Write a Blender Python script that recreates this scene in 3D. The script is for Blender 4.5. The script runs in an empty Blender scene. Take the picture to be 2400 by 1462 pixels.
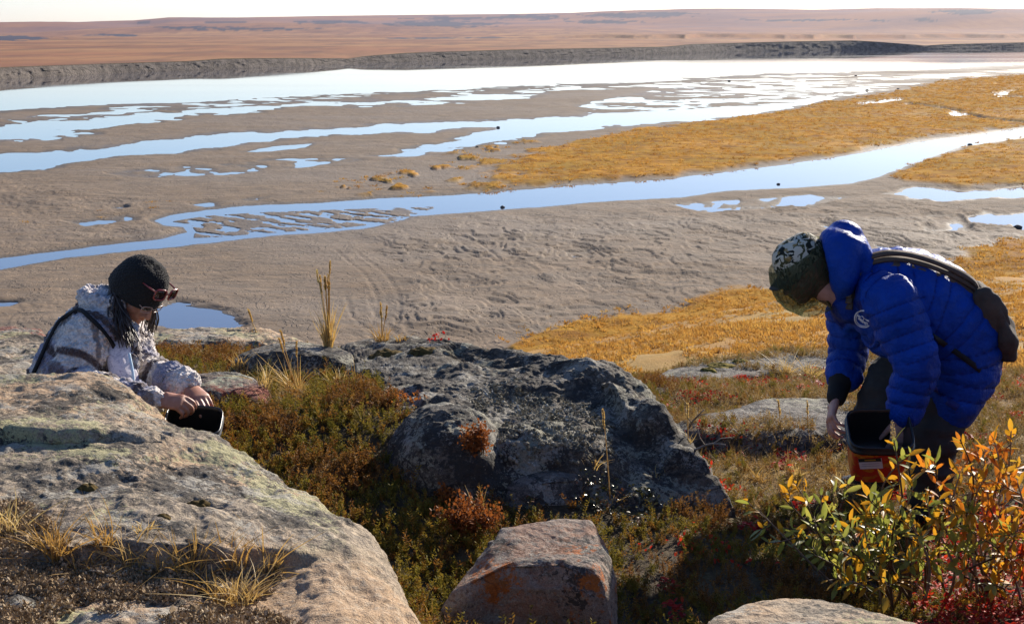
import bpy, bmesh, math, random
import numpy as np
from mathutils import Vector, Matrix
from mathutils.bvhtree import BVHTree

random.seed(7)
rng = np.random.default_rng(7)
scene = bpy.context.scene
COL = scene.collection
R = math.radians

# ---------------------------------------------------------------- camera
F, CU, CV = 3297.0, 1200.0, 731.0            # focal length and centre in photo pixels
CAMZ = 2.1
PITCH = R(11.25)
cam = bpy.data.cameras.new('camera')
cam_o = bpy.data.objects.new('camera', cam)
COL.objects.link(cam_o)
cam.sensor_width = 36.0
cam.lens = 36.0 * F / 2400.0
cam.clip_start = 0.1
cam.clip_end = 30000.0
cam_o.location = (0, 0, CAMZ)
cam_o.rotation_euler = (math.pi / 2 - PITCH, 0, 0)
scene.camera = cam_o

# ---------------------------------------------------------------- sky, sun, exposure
SUN_AZ = R(32)        # to the right of the view direction
SUN_EL = R(25)
world = bpy.data.worlds.new('World')
scene.world = world
world.use_nodes = True
wn = world.node_tree
wn.nodes.clear()
sky = wn.nodes.new('ShaderNodeTexSky')
sky.sky_type = 'NISHITA'
sky.sun_disc = False
sky.sun_elevation = SUN_EL
sky.sun_rotation = SUN_AZ
sky.altitude = 10
sky.air_density = 1.0
sky.dust_density = 0.4
sky.ozone_density = 6.0
bg = wn.nodes.new('ShaderNodeBackground')
bg.inputs['Strength'].default_value = 0.088
wo = wn.nodes.new('ShaderNodeOutputWorld')
wb = wn.nodes.new('ShaderNodeMix'); wb.data_type = 'RGBA'; wb.blend_type = 'MULTIPLY'; wb.inputs[0].default_value = 1.0
wb.inputs[7].default_value = (1.06, 0.975, 1.03, 1)      # the camera's white balance
wn.links.new(sky.outputs[0], wb.inputs[6])
wn.links.new(wb.outputs[2], bg.inputs[0])
wn.links.new(bg.outputs[0], wo.inputs[0])

sun = bpy.data.lights.new('sun', 'SUN')
sun.energy = 5.0
sun.angle = R(0.53)
sun.color = (1.0, 0.91, 0.77)
sun_o = bpy.data.objects.new('sun', sun)
COL.objects.link(sun_o)
sd = Vector((math.sin(SUN_AZ) * math.cos(SUN_EL), math.cos(SUN_AZ) * math.cos(SUN_EL), math.sin(SUN_EL)))
sun_o.rotation_euler = sd.to_track_quat('Z', 'Y').to_euler()
sun_o.location = (20, 30, 40)

vs = scene.view_settings
vs.view_transform = 'Standard'
vs.look = 'None'
vs.gamma = 1.0
vs.exposure = 1.0
vs.use_curve_mapping = False
scene.cycles.max_bounces = 6
HAZE = 2.4e-5
scene.cycles.transparent_max_bounces = 12

# ---------------------------------------------------------------- layout helpers
sp, cp = math.sin(PITCH), math.cos(PITCH)
def ray(u, v):
    a = (np.asarray(u, float) - CU) / F
    b = (CV - np.asarray(v, float)) / F
    return a, cp + b * sp, -sp + b * cp
def P(u, v, d):                    # point at forward distance d seen at photo pixel (u, v)
    x, y, z = ray(u, v)
    k = d / y
    return np.stack([x * k, y * k, CAMZ + z * k], -1)
def PV(u, v, d):
    return Vector([float(t) for t in P(u, v, d)])
def PZ(u, v, z0):                  # point on the level z0
    x, y, z = ray(u, v)
    k = (z0 - CAMZ) / z
    return np.stack([x * k, y * k, CAMZ + z * k], -1)
def proj(p):
    p = np.asarray(p, float)
    x, y, z = p[..., 0], p[..., 1], p[..., 2] - CAMZ
    fw = y * cp - z * sp
    up = y * sp + z * cp
    return CU + F * x / fw, CV - F * up / fw

# ---------------------------------------------------------------- noise
def _h(ix, iy, iz, seed):
    with np.errstate(over='ignore'):
        n = (ix.astype(np.uint32) * np.uint32(374761393) + iy.astype(np.uint32) * np.uint32(668265263)
             + iz.astype(np.uint32) * np.uint32(2147483647 // 7) + np.uint32(seed * 7919 + 13) * np.uint32(974711))
        n = (n ^ (n >> np.uint32(13))) * np.uint32(1274126177)
        n = (n ^ (n >> np.uint32(16))) * np.uint32(2246822519)
        n = n ^ (n >> np.uint32(15))
    return n.astype(np.float64) / 4294967295.0 * 2 - 1
def vnoise(x, y, z=None, seed=0):
    x = np.asarray(x, float); y = np.asarray(y, float)
    z = np.zeros_like(x) if z is None else np.asarray(z, float)
    x0, y0, z0 = np.floor(x), np.floor(y), np.floor(z)
    fx, fy, fz = x - x0, y - y0, z - z0
    fx, fy, fz = [t * t * t * (t * (t * 6 - 15) + 10) for t in (fx, fy, fz)]
    x0, y0, z0 = x0.astype(np.int64), y0.astype(np.int64), z0.astype(np.int64)
    def c(i, j, k): return _h(x0 + i, y0 + j, z0 + k, seed)
    a = c(0,0,0) * (1-fx) + c(1,0,0) * fx
    b = c(0,1,0) * (1-fx) + c(1,1,0) * fx
    lo = a * (1-fy) + b * fy
    a = c(0,0,1) * (1-fx) + c(1,0,1) * fx
    b = c(0,1,1) * (1-fx) + c(1,1,1) * fx
    hi = a * (1-fy) + b * fy
    return lo * (1-fz) + hi * fz
def fbm(x, y, z=None, seed=0, oct=4, gain=0.5):
    s, a, t = 0, 1.0, 0
    for i in range(oct):
        k = 2.03 ** i
        s = s + a * vnoise(np.asarray(x) * k + 17.3 * i, np.asarray(y) * k - 9.1 * i, None if z is None else np.asarray(z) * k + 5.7 * i, seed + i)
        t += a; a *= gain
    return s / t
def ridged(x, y, z=None, seed=0, oct=4):
    s, a, t = 0, 1.0, 0
    for i in range(oct):
        k = 2.1 ** i
        n = 1 - np.abs(vnoise(np.asarray(x) * k + 3.3 * i, np.asarray(y) * k + 8.1 * i, None if z is None else np.asarray(z) * k - 4.7 * i, seed + i)) * 2
        s = s + a * n; t += a; a *= 0.5
    return s / t
def sstep(a, b, x):
    t = np.clip((x - a) / (b - a), 0, 1)
    return t * t * (3 - 2 * t)

def sdist(px, py, poly, ys=1.0):
    """signed distance (+ inside) of points to a closed polygon, y scaled by ys"""
    px = np.asarray(px, float); py = np.asarray(py, float) * ys
    q = np.asarray(poly, float).copy(); q[:, 1] *= ys
    inside = np.zeros(px.shape, bool)
    best = np.full(px.shape, 1e18)
    n = len(q)
    for i in range(n):
        x1, y1 = q[i]; x2, y2 = q[(i + 1) % n]
        dx, dy = x2 - x1, y2 - y1
        L = dx * dx + dy * dy + 1e-12
        t = np.clip(((px - x1) * dx + (py - y1) * dy) / L, 0, 1)
        best = np.minimum(best, (px - x1 - t * dx) ** 2 + (py - y1 - t * dy) ** 2)
        if y1 != y2:
            c = ((y1 > py) != (y2 > py)) & (px < dx * (py - y1) / (y2 - y1) + x1)
            inside ^= c
    d = np.sqrt(best)
    return np.where(inside, d, -d)

class RBF:
    """smooth interpolation through scattered values"""
    def __init__(self, pts, val, smooth=1e-4):
        self.p = np.asarray(pts, float); n = len(self.p); dim = self.p.shape[1]
        r = np.linalg.norm(self.p[:, None] - self.p[None], axis=2)
        A = np.zeros((n + dim + 1, n + dim + 1))
        A[:n, :n] = -r - smooth * np.eye(n) * -1
        A[:n, n] = 1; A[:n, n+1:] = self.p
        A[n, :n] = 1; A[n+1:, :n] = self.p.T
        b = np.zeros(n + dim + 1); b[:n] = val
        self.w = np.linalg.lstsq(A, b, rcond=None)[0]; self.n = n
    def __call__(self, q):
        q = np.asarray(q, float)
        out = self.w[self.n] + q @ self.w[self.n+1:]
        for i in range(self.n):
            out = out - self.w[i] * np.sqrt(((q - self.p[i]) ** 2).sum(-1) + 1e-4)
        return out

# ---------------------------------------------------------------- mesh helpers
def mesh_np(name, verts, faces, mat=None, smooth=True, attrs=None):
    """verts (n,3), faces (m,4) or (m,3) arrays or list"""
    me = bpy.data.meshes.new(name)
    verts = np.asarray(verts, np.float32)
    if isinstance(faces, list) and (len(faces) == 0 or len({len(f) for f in faces}) > 1):
        me.from_pydata(verts.tolist(), [], [tuple(int(i) for i in f) for f in faces])
    else:
        faces = np.asarray(faces, np.int32)
        k = faces.shape[1]
        me.vertices.add(len(verts)); me.vertices.foreach_set('co', verts.ravel())
        me.loops.add(faces.size); me.loops.foreach_set('vertex_index', faces.ravel())
        me.polygons.add(len(faces))
        me.polygons.foreach_set('loop_start', np.arange(0, faces.size, k, dtype=np.int32))
        me.update(calc_edges=True)
    if smooth and len(me.polygons):
        me.polygons.foreach_set('use_smooth', np.ones(len(me.polygons), bool))
    if attrs:
        for an, av in attrs.items():
            a = me.attributes.new(an, 'FLOAT', 'POINT')
            a.data.foreach_set('value', np.asarray(av, np.float32).ravel())
    if mat: me.materials.append(mat)
    me.update()
    return me
def grid_faces(nr, nc, wrap=False):
    i = np.arange(nr - 1)[:, None] * nc
    if wrap:
        j = np.arange(nc)[None]; k = (j + 1) % nc
    else:
        j = np.arange(nc - 1)[None]; k = j + 1
    return np.stack([i + j, i + k, i + nc + k, i + nc + j], -1).reshape(-1, 4)
def link(name, me, parent=None, label=None, cat=None, group=None, kind=None):
    o = bpy.data.objects.new(name, me)
    COL.objects.link(o)
    if parent is not None: o.parent = parent
    tag(o, label, cat, group, kind)
    return o
def tag(o, label=None, cat=None, group=None, kind=None):
    if label: o['label'] = label
    if cat: o['category'] = cat
    if group: o['group'] = group
    if kind: o['kind'] = kind
    return o
def empty(name, loc, label=None, cat=None, group=None):
    o = bpy.data.objects.new(name, None)
    o.empty_display_size = 0.1
    COL.objects.link(o)
    o.location = loc
    bpy.context.view_layer.update() if False else None
    return tag(o, label, cat, group)

# ---------------------------------------------------------------- material helpers
class NT:
    def __init__(self, name):
        self.m = bpy.data.materials.new(name)
        self.m.use_nodes = True
        self.t = self.m.node_tree
        self.t.nodes.clear()
        self.out = self.t.nodes.new('ShaderNodeOutputMaterial')
        self._tc = None
    def n(self, typ, **kw):
        nd = self.t.nodes.new(typ)
        for k, v in kw.items():
            if k.startswith('_'): setattr(nd, k[1:], v)
        return nd
    def put(self, sock, v):
        if isinstance(v, bpy.types.NodeSocket): self.t.links.new(v, sock)
        elif v is not None:
            if isinstance(v, (tuple, list)) and len(v) == 3 and sock.type == 'RGBA': v = (*v, 1)
            sock.default_value = v
    def coord(self, which='Object'):
        if self._tc is None: self._tc = self.n('ShaderNodeTexCoord')
        return self._tc.outputs[which]
    def mapping(self, scale=(1, 1, 1), rot=(0, 0, 0), loc=(0, 0, 0), src=None):
        m = self.n('ShaderNodeMapping')
        self.put(m.inputs['Vector'], src or self.coord())
        m.inputs['Scale'].default_value = scale
        m.inputs['Rotation'].default_value = rot
        m.inputs['Location'].default_value = loc
        return m.outputs[0]
    def noise(self, scale, detail=4, rough=0.55, vec=None, dist=0.0):
        nd = self.n('ShaderNodeTexNoise')
        self.put(nd.inputs['Vector'], vec or self.coord())
        nd.inputs['Scale'].default_value = scale
        nd.inputs['Detail'].default_value = detail
        nd.inputs['Roughness'].default_value = rough
        nd.inputs['Distortion'].default_value = dist
        return nd.outputs[0]
    def voro(self, scale, vec=None, feature='F1', out='Distance', rand=1.0):
        nd = self.n('ShaderNodeTexVoronoi', _feature=feature)
        self.put(nd.inputs['Vector'], vec or self.coord())
        nd.inputs['Scale'].default_value = scale
        nd.inputs['Randomness'].default_value = rand
        return nd.outputs[out]
    def attr(self, name, out='Fac'):
        nd = self.n('ShaderNodeAttribute')
        nd.attribute_name = name
        return nd.outputs[out]
    def ramp(self, fac, stops, interp='LINEAR'):
        nd = self.n('ShaderNodeValToRGB')
        cr = nd.color_ramp
        cr.interpolation = interp
        while len(cr.elements) < len(stops): cr.elements.new(0.5)
        for e, (p, c) in zip(cr.elements, stops):
            e.position = p
            e.color = (c, c, c, 1) if isinstance(c, (int, float)) else (*c, 1)
        self.put(nd.inputs[0], fac)
        return nd.outputs[0]
    def mix(self, fac, a, b, mode='MIX'):
        nd = self.n('ShaderNodeMix', _data_type='RGBA', _blend_type=mode)
        self.put(nd.inputs[0], fac); self.put(nd.inputs[6], a); self.put(nd.inputs[7], b)
        return nd.outputs[2]
    def math(self, op, a, b=None, c=None, clamp=False):
        nd = self.n('ShaderNodeMath', _operation=op, _use_clamp=clamp)
        self.put(nd.inputs[0], a); self.put(nd.inputs[1], b)
        if c is not None: self.put(nd.inputs[2], c)
        return nd.outputs[0]
    def bump(self, h, strength=0.5, dist=0.01, normal=None):
        nd = self.n('ShaderNodeBump')
        self.put(nd.inputs['Height'], h)
        nd.inputs['Strength'].default_value = strength
        nd.inputs['Distance'].default_value = dist
        if normal is not None: self.put(nd.inputs['Normal'], normal)
        return nd.outputs[0]
    def principled(self, color, rough=0.9, normal=None, spec=0.5, **kw):
        b = self.n('ShaderNodeBsdfPrincipled')
        self.put(b.inputs['Base Color'], color)
        self.put(b.inputs['Roughness'], rough)
        self.put(b.inputs['Specular IOR Level'], spec)
        if normal is not None: self.put(b.inputs['Normal'], normal)
        for k, v in kw.items(): self.put(b.inputs[k.replace('_', ' ')], v)
        return b.outputs[0]
    def done(self, shader, disp=None):
        self.t.links.new(shader, self.out.inputs['Surface'])
        return self.m
def simple(name, col, rough=0.6, spec=0.5, var=0.15, scale=60, bump=0.0, **kw):
    t = NT(name)
    n = t.noise(scale, 3)
    c = t.mix(t.ramp(n, [(0.3, 0.0), (0.7, 1.0)]), tuple(x * (1 - var) for x in col), tuple(min(1, x * (1 + var)) for x in col))
    nm = t.bump(n, bump, 0.004) if bump else None
    return t.done(t.principled(c, rough, nm, spec, **kw))
# ================================================================ THE FLATS, RIVER AND FAR SHORE
ZW = -9.9                     # water level
river_edge = [(-900,300),(-300,272),(0,259),(200,248),(500,237),(600,231),(800,220),(1000,212),(1200,205),(1500,192),(1700,179),(1950,170),(2200,162),(2400,150),(2700,140),(3400,126),(3400,90),(-900,90)]
S1 = [(-900,360),(-300,325),(0,291),(150,285),(280,272),(400,262),(500,252),(700,245),(825,242),(950,235),(1200,218),(1350,208),(1200,226),(950,240),(700,250),(575,262),(450,270),(350,290),(250,300),(150,315),(0,332),(-300,365),(-900,400)]
S2 = [(-900,435),(-300,388),(0,362),(150,355),(300,340),(500,320),(575,310),(750,301),(1000,290),(1200,283),(1330,275),(1450,268),(1600,258),(1800,250),(1870,240),(1960,222),(1900,245),(1800,262),(1650,282),(1500,292),(1400,298),(1275,312),(1200,325),(1100,340),(950,355),(1050,330),(1130,312),(1150,300),(1100,302),(1000,309),(800,318),(650,325),(500,345),(400,358),(250,370),(175,385),(100,398),(0,405),(-300,432),(-900,475)]
S4 = [(3400,195),(2700,262),(2400,300),(2300,315),(2150,333),(2000,362),(1850,385),(1700,403),(1500,425),(1300,438),(1100,456),(1000,462),(900,466),(750,475),(600,483),(480,492),(400,505),(362,518),(385,528),(430,532),(438,545),(380,560),(250,575),(0,605),(-300,640),(-900,710),(-900,750),(-300,672),(0,632),(150,605),(250,594),(420,578),(560,562),(640,553),(750,545),(850,537),(950,515),(980,507),(1100,497),(1250,487),(1450,470),(1600,463),(1700,448),(1850,440),(2000,430),(2060,415),(2150,380),(2250,345),(2400,322),(2700,290),(3400,230)]
ISL = [(376,520),(480,503),(620,494),(760,489),(900,484),(1060,480),(985,504),(900,527),(800,538),(640,549),(500,560),(440,562),(447,542),(436,528)]
S5 = [(2058,455),(2150,441),(2300,446),(2500,440),(2900,436),(2900,458),(2400,462),(2250,470),(2130,466)]
S5B = [(2290,508),(2420,494),(2900,498),(2900,530),(2380,532),(2300,522)]
S6 = [(355,755),(365,725),(420,712),(500,725),(545,745),(560,768),(470,774),(400,768)]
S7 = [(-120,706),(45,709),(20,718),(-120,726)]
S8 = [(2226,266),(2238,262),(2266,266),(2258,274),(2232,275)]
S9 = [(2336,219),(2352,214),(2380,213),(2360,219),(2362,224),(2345,223)]
S10 = [(2000,243),(2110,229),(2150,231),(2020,247)]
PATCH = [[(250,408),(350,392),(500,385),(620,372),(830,368),(860,378),(700,395),(540,412),(300,422)],
         [(560,357),(640,342),(745,334),(720,347),(600,360)],
         [(850,368),(1000,347),(1150,328),(1300,316),(1200,338),(1080,356),(950,370)],
         [(1330,248),(1500,215),(1650,185),(1900,175),(2200,172),(2400,160),(2600,158),(2200,190),(2100,212),(1980,228),(1900,242),(1700,266),(1500,272),(1350,264)],
         [(0,282),(100,268),(250,262),(380,250),(360,263),(200,277),(60,292)],
         [(180,258),(400,242),(700,226),(1000,213),(1350,202),(1350,210),(1000,222),(700,240),(400,260)],
         [(1150,212),(1500,195),(1700,184),(1900,176),(1700,200),(1400,212)],
         [(440,480),(560,466),(640,460),(600,476),(480,488)], [(250,487),(290,484),(300,490),(260,493)],
         [(150,520),(330,500),(320,520),(200,532)],
         [(1560,478),(1900,455),(2000,462),(1900,490),(1640,500)], [(2150,505),(2250,500),(2280,545),(2160,550)]]
G1 = [(3400,112),(2700,155),(2400,176),(2300,182),(2200,192),(2120,212),(1980,236),(1850,258),(1700,278),(1500,305),(1350,332),(1200,365),(1080,400),(1010,430),(990,452),(1100,450),(1300,434),(1500,420),(1700,398),(1850,381),(2000,357),(2150,328),(2300,310),(2400,296),(2700,258),(3400,190)]
G2 = [(3400,235),(2700,296),(2400,328),(2260,350),(2160,384),(2080,413),(2120,430),(2250,442),(2400,436),(2700,432),(3400,430)]
G3 = [(3400,480),(2700,532),(2400,556),(2250,590),(2180,630),(2000,670),(1800,690),(1600,715),(1450,745),(1380,775),(1250,800),(1200,830),(1300,960),(3400,960)]
GT = [(760,440),(830,425),(900,410),(1000,375),(1100,340),(1300,320),(1200,375),(1050,420),(960,465),(880,468),(780,452)]   # scattered tufts

us = np.concatenate([np.linspace(-900, -60, 60, endpoint=False), np.arange(-60, 2460, 3.3), np.linspace(2462, 3400, 60)])
vs_ = np.concatenate([np.arange(92, 330, 1.15), np.arange(330, 620, 1.35), np.arange(620, 900, 2.0), np.linspace(902, 1150, 22)])
U, V = np.meshgrid(us, vs_)
XYZ = PZ(U, V, ZW)
WX, WY = XYZ[..., 0], XYZ[..., 1]
# streaky shore noise (long in the flow direction, short across it)
persp = (V - 70) / 300.0                                  # streaks thin out with distance
ns = fbm(U / 120, V / (5.0 * np.clip(persp, .35, 2)), seed=3, oct=4)
nf = fbm(U / 60, V / (2.7 * np.clip(persp, .35, 2)), seed=9, oct=3)
nd = fbm(WX / 9, WY / 9, seed=21, oct=4)                   # metre-scale
nh = fbm(U / 45, V / (1.7 * np.clip(persp, .4, 2)), seed=14, oct=3)
land = 0.13 + 0.05 * nd
YS = 3.2
def carve(land, poly, w, n_amp, depth=0.35, top=0.13):
    s = sdist(U, V, poly, YS) + n_amp * ns + n_amp * .6 * nf + n_amp * .5 * nh
    return np.minimum(land, np.where(s > 0, -depth * sstep(0, w, s), top * sstep(0, w * 1.6, -s) + 0.004) + 0.0 * nd)
for poly, w, na in ((river_edge, 26, 13), (S1, 22, 42), (S2, 22, 24), (S5, 16, 26), (S5B, 14, 44), (S6, 22, 20), (S7, 12, 5), (S8, 8, 2), (S9, 8, 2), (S10, 8, 6)):
    land = carve(land, poly, w, na)
main = carve(np.full_like(land, 0.13), S4, 20, 6)
# islands in the braided stretch: ridges slanting down to the right
ca, sa = math.cos(0.30), math.sin(0.30)
iu, iv = U * ca + V * 2.6 * sa, -U * sa + V * 2.6 * ca
isl = fbm(iu / 40, iv / 10.5, seed=33, oct=3)
si = sstep(-6, 14, sdist(U, V, ISL, YS))
main = main * (1 - si) + si * np.maximum(main, np.clip((isl + 0.15) * .5, -.3, .035 + .03 * nd + .015 * nf))
land = np.minimum(land, main)
for p in PATCH:
    s = sstep(-14, 16, sdist(U, V, p, YS))
    land = land * (1 - s) + s * np.minimum(land, 0.004 + 0.17 * (ns * .6 + nf * .5 + nh * .5 + .03))
wetbase = land.copy()
# grass
gn = fbm(WX / 2.2, WY / 5.0, seed=41, oct=4)
gm = np.zeros_like(land)
for p, ed, amp in ((G1, 10, 16), (G2, 9, 10), (G3, 26, 75)):
    s = sdist(U, V, p, 2.2) + amp * (gn if amp < 50 else .55 * gn + 1.0 * fbm(WX / 5.5, WY / 9, seed=44, oct=3) - .22)
    gm = np.maximum(gm, sstep(-ed * .3, ed, s))
fade = sstep(1450, 1000, U) * sstep(900, 1000, U)          # the meadow thins out to the left
gm = np.where((V < 470) & (U < 1500), gm * sstep(-.15, .35, gn + 1.0 - 1.15 * sstep(1480, 1000, U)), gm)
gt = sstep(-10, 30, sdist(U, V, GT, 2.2)) * sstep(.32, .42, gn)
gm = np.maximum(gm, gt)
gm = gm * sstep(-0.05, 0.05, land)
# creeks in the meadow
for line in ([(2130,246),(2200,254),(2240,260),(2262,270),(2310,280),(2400,290)], [(2330,220),(2345,228),(2400,230)]):
    for a, b in zip(line[:-1], line[1:]):
        t = np.clip(((U-a[0])*(b[0]-a[0]) + (V-a[1])*4*(b[1]-a[1])*4) / ((b[0]-a[0])**2 + 16*(b[1]-a[1])**2), 0, 1)
        dd = np.hypot(U - a[0] - t*(b[0]-a[0]), (V - a[1] - t*(b[1]-a[1])) * 4)
        gm = gm * sstep(4, 11, dd); land = land - 0.35 * (1 - sstep(3, 12, dd)) * (land > .05)
# sand ripples, dunes and wheel tracks
rip = fbm(WX / 1.5 + .35 * WY / 3, WY / 2.3, seed=51, oct=4)
rp = np.clip(ridged(WX / 2.6 + .3 * vnoise(WX / 4, WY / 4, seed=5), WY / 3.3 + .35 * WX / 3, seed=57, oct=3), -1, 1)
dry = sstep(0.05, 0.12, wetbase)
RZ = [(860,560),(1100,520),(1400,500),(1900,470),(2300,480),(2420,560),(2200,650),(1800,700),(1400,760),(1000,800),(900,760),(960,680),(900,620)]
rz = sstep(-40, 60, sdist(U, V, RZ, 2.0)) * 1.0
rzl = sstep(-30, 40, sdist(U, V, [(-100,400),(350,470),(420,560),(-100,600)], 2.0)) * .55
pits = np.clip(rp - .18, 0, 1)
lev = fbm(WX / 2.6 + .22 * WY / 3, WY / 4.2, seed=61, oct=3) * 4.2 + fbm(WX / .9, WY / 1.6, seed=62, oct=2) * .5
fr_ = lev - np.floor(lev)
terr = (np.floor(lev) + sstep(0, .22, fr_) - fr_ * .75) * (.75 + .4 * sstep(-.3, .4, fbm(WX / 7, WY / 10, seed=63, oct=2)))
zone = np.maximum(rz, rzl)
flat_h = land + dry * (1 - gm) * (.10 * zone + rip * (.02 + .03 * zone) + terr * (.014 + .045 * zone) - pits * .05 * zone + .02 * nd)
def track(pts, off):
    global flat_h
    pts = np.asarray(PZ([p[0] for p in pts], [p[1] for p in pts], ZW))[:, :2]
    tt = np.linspace(0, len(pts) - 1, len(pts) * 14)
    i0 = np.clip(tt.astype(int), 0, len(pts) - 2); f = (tt - i0)[:, None]
    m0 = pts[np.clip(i0-1, 0, None)]; m1 = pts[i0]; m2 = pts[i0+1]; m3 = pts[np.clip(i0+2, None, len(pts)-1)]
    c = .5 * (2*m1 + (m2-m0)*f + (2*m0-5*m1+4*m2-m3)*f*f + (3*m1-m0-3*m2+m3)*f**3)
    d = np.gradient(c, axis=0); d /= np.linalg.norm(d, axis=1)[:, None] + 1e-9
    nrm = np.stack([-d[:, 1], d[:, 0]], 1)
    for s in (-off, off):
        q = c + nrm * s
        lo = q.min(0) - 1; hi = q.max(0) + 1
        sel = np.where((WX > lo[0]) & (WX < hi[0]) & (WY > lo[1]) & (WY < hi[1]))
        px, py = WX[sel], WY[sel]
        best = np.full(px.shape, 9e9)
        for a, b in zip(q[:-1], q[1:]):
            e = b - a; L = e @ e + 1e-9
            t = np.clip(((px-a[0])*e[0] + (py-a[1])*e[1]) / L, 0, 1)
            best = np.minimum(best, (px-a[0]-t*e[0])**2 + (py-a[1]-t*e[1])**2)
        best = np.sqrt(best)
        flat_h[sel] += -.020 * np.exp(-(best / .10) ** 2) + .008 * np.exp(-((best - .22) / .10) ** 2)
track([(1040,556),(1090,562),(1110,585),(1140,610),(1155,640),(1130,665),(1120,680)], .5)
track([(810,590),(830,610),(870,640),(900,680),(910,720),(900,770)], .5)
track([(1150,575),(1170,600),(1230,640),(1260,660),(1350,640),(1400,650)], .5)
track([(1370,660),(1400,690),(1460,700),(1560,690)], .5)
track([(1575,600),(1600,630),(1625,655),(1630,670)], .5)
track([(840,700),(850,740),(890,780),(900,800)], .5)
flat_h += gm * (.16 + .10 * gn) * sstep(.0, .12, land)
FZ = ZW + flat_h
fv = np.stack([WX, WY, FZ], -1)

# ---- materials
def make_sand():
    t = NT('wet_sand')
    n1 = t.noise(.22, 5, .6); n2 = t.noise(3.0, 5, .6)
    m3 = t.mapping((.5, 2.4, 1), (0, 0, .15)); n3 = t.noise(.6, 5, .65, m3)
    c = t.mix(t.ramp(n1, [(.35, 0), (.65, 1)]), (.165, .112, .068), (.22, .157, .103))
    c = t.mix(t.ramp(n3, [(.4, 0), (.62, 1)]), c, (.125, .092, .064))
    c = t.mix(t.math('MULTIPLY', t.ramp(n2, [(.4, 0), (.75, 1)]), .35), c, (.13, .10, .08))
    wet = t.attr('wet')
    c = t.mix(t.ramp(t.noise(.9, 6, .7, t.mapping((.45, 1.6, 1), (0, 0, .1))), [(.50, 0), (.64, .7)]), c, (.095, .073, .055))
    c = t.mix(wet, c, (.085, .068, .052))
    film = t.ramp(t.noise(.045, 4, .6, t.mapping((.5, 1, 1), (0, 0, .15))), [(.46, 0), (.6, 1)])
    c = t.mix(t.math('MULTIPLY', film, .45), c, (.15, .118, .088))
    rough = t.math('SUBTRACT', t.math('SUBTRACT', .95, t.math('MULTIPLY', film, .15)), t.math('MULTIPLY', wet, .25))
    g = t.attr('grass')
    gn_ = t.noise(.9, 5, .6); gk = t.noise(.12, 3, .5)
    gc = t.mix(t.ramp(gn_, [(.33, 0), (.67, 1)]), (.27, .125, .018), (.46, .235, .034))
    gc = t.mix(t.ramp(gk, [(.42, 0), (.6, 1)]), gc, (.28, .16, .028))
    gc = t.mix(t.ramp(t.noise(.38, 4, .65), [(.47, 0), (.62, .8)]), gc, (.17, .075, .02))
    c = t.mix(g, c, gc)
    tn = t.noise(.42, 5, .6, t.mapping((1, .72, 1), (0, 0, -.25)), .3)
    st = t.ramp(tn, [(.33, 0), (.345, .2), (.41, .17), (.425, .42), (.485, .38), (.50, .64), (.56, .6), (.575, .85), (.65, .8), (.665, 1)])
    nm = t.bump(st, .55, .30)
    nm = t.bump(t.noise(1.6, 6, .65), .55, .12, nm)
    nm = t.bump(t.noise(9, 4, .6), .3, .03, nm)
    return t.done(t.principled(c, rough, nm, t.math('SUBTRACT', .16, t.math('MULTIPLY', g, .14))))
M_sand = make_sand()
wet_attr = 1 - sstep(.0, .075, flat_h + .02 * nd)
flats = link('tidal_flats', mesh_np('tidal_flats', fv.reshape(-1, 3), grid_faces(*U.shape), M_sand, True,
             {'wet': wet_attr, 'grass': gm}), kind='structure', label='brown sand flats with channels, ripples and ochre meadow')

def make_water():
    t = NT('river_water')
    m = t.mapping((.35, 1.5, 1), (0, 0, .12))
    n = t.noise(.5, 4, .55, m)
    big = t.noise(.02, 3, .5, t.mapping((.25, 1.4, 1), (0, 0, .2)))
    nm = t.bump(n, .018, .10)
    rough = t.ramp(big, [(.40, .01), (.66, .05)])
    return t.done(t.principled((.055, .055, .070), rough, nm, .5, IOR=1.333))
wv = [(-700, 15, ZW), (900, 15, ZW), (3500, 2600, ZW), (-1500, 2600, ZW)]
link('river', mesh_np('river', wv, [(0, 1, 2, 3)], make_water(), False), kind='structure', label='calm pale river and stream water reflecting the sky')

# ---- far bank and tundra
bank_w = [(-900,228),(-400,205),(0,187),(250,173),(520,163),(675,157),(820,150),(1000,144),(1200,138),(1500,129),(1700,122),(2000,117),(2160,116.5),(2400,112),(2800,106),(3400,100)]
bank_t = [(-900,190),(-400,176),(0,159),(250,150),(450,144),(520,138.5),(660,137),(800,137.5),(815,139),(850,133),(950,125),(1200,117),(1450,112.5),(1560,110),(1625,104),(1850,98),(2000,95.5),(2060,99),(2150,106),(2165,108),(2220,104),(2400,100),(2800,95),(3400,90)]
bu = np.concatenate([np.arange(-900, -40, 20), np.arange(-40, 2440, 3.0), np.arange(2440, 3400, 20)])
bw = np.interp(bu, *zip(*bank_w)); bt = np.interp(bu, *zip(*bank_t))
ker = np.hanning(61); ker /= ker.sum(); bw = np.convolve(np.pad(bw, 30, 'edge'), ker, 'valid')
ker = np.hanning(13); ker /= ker.sum(); bt = np.convolve(np.pad(bt, 6, 'edge'), ker, 'valid')
foot = PZ(bu, bw, ZW)
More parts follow.
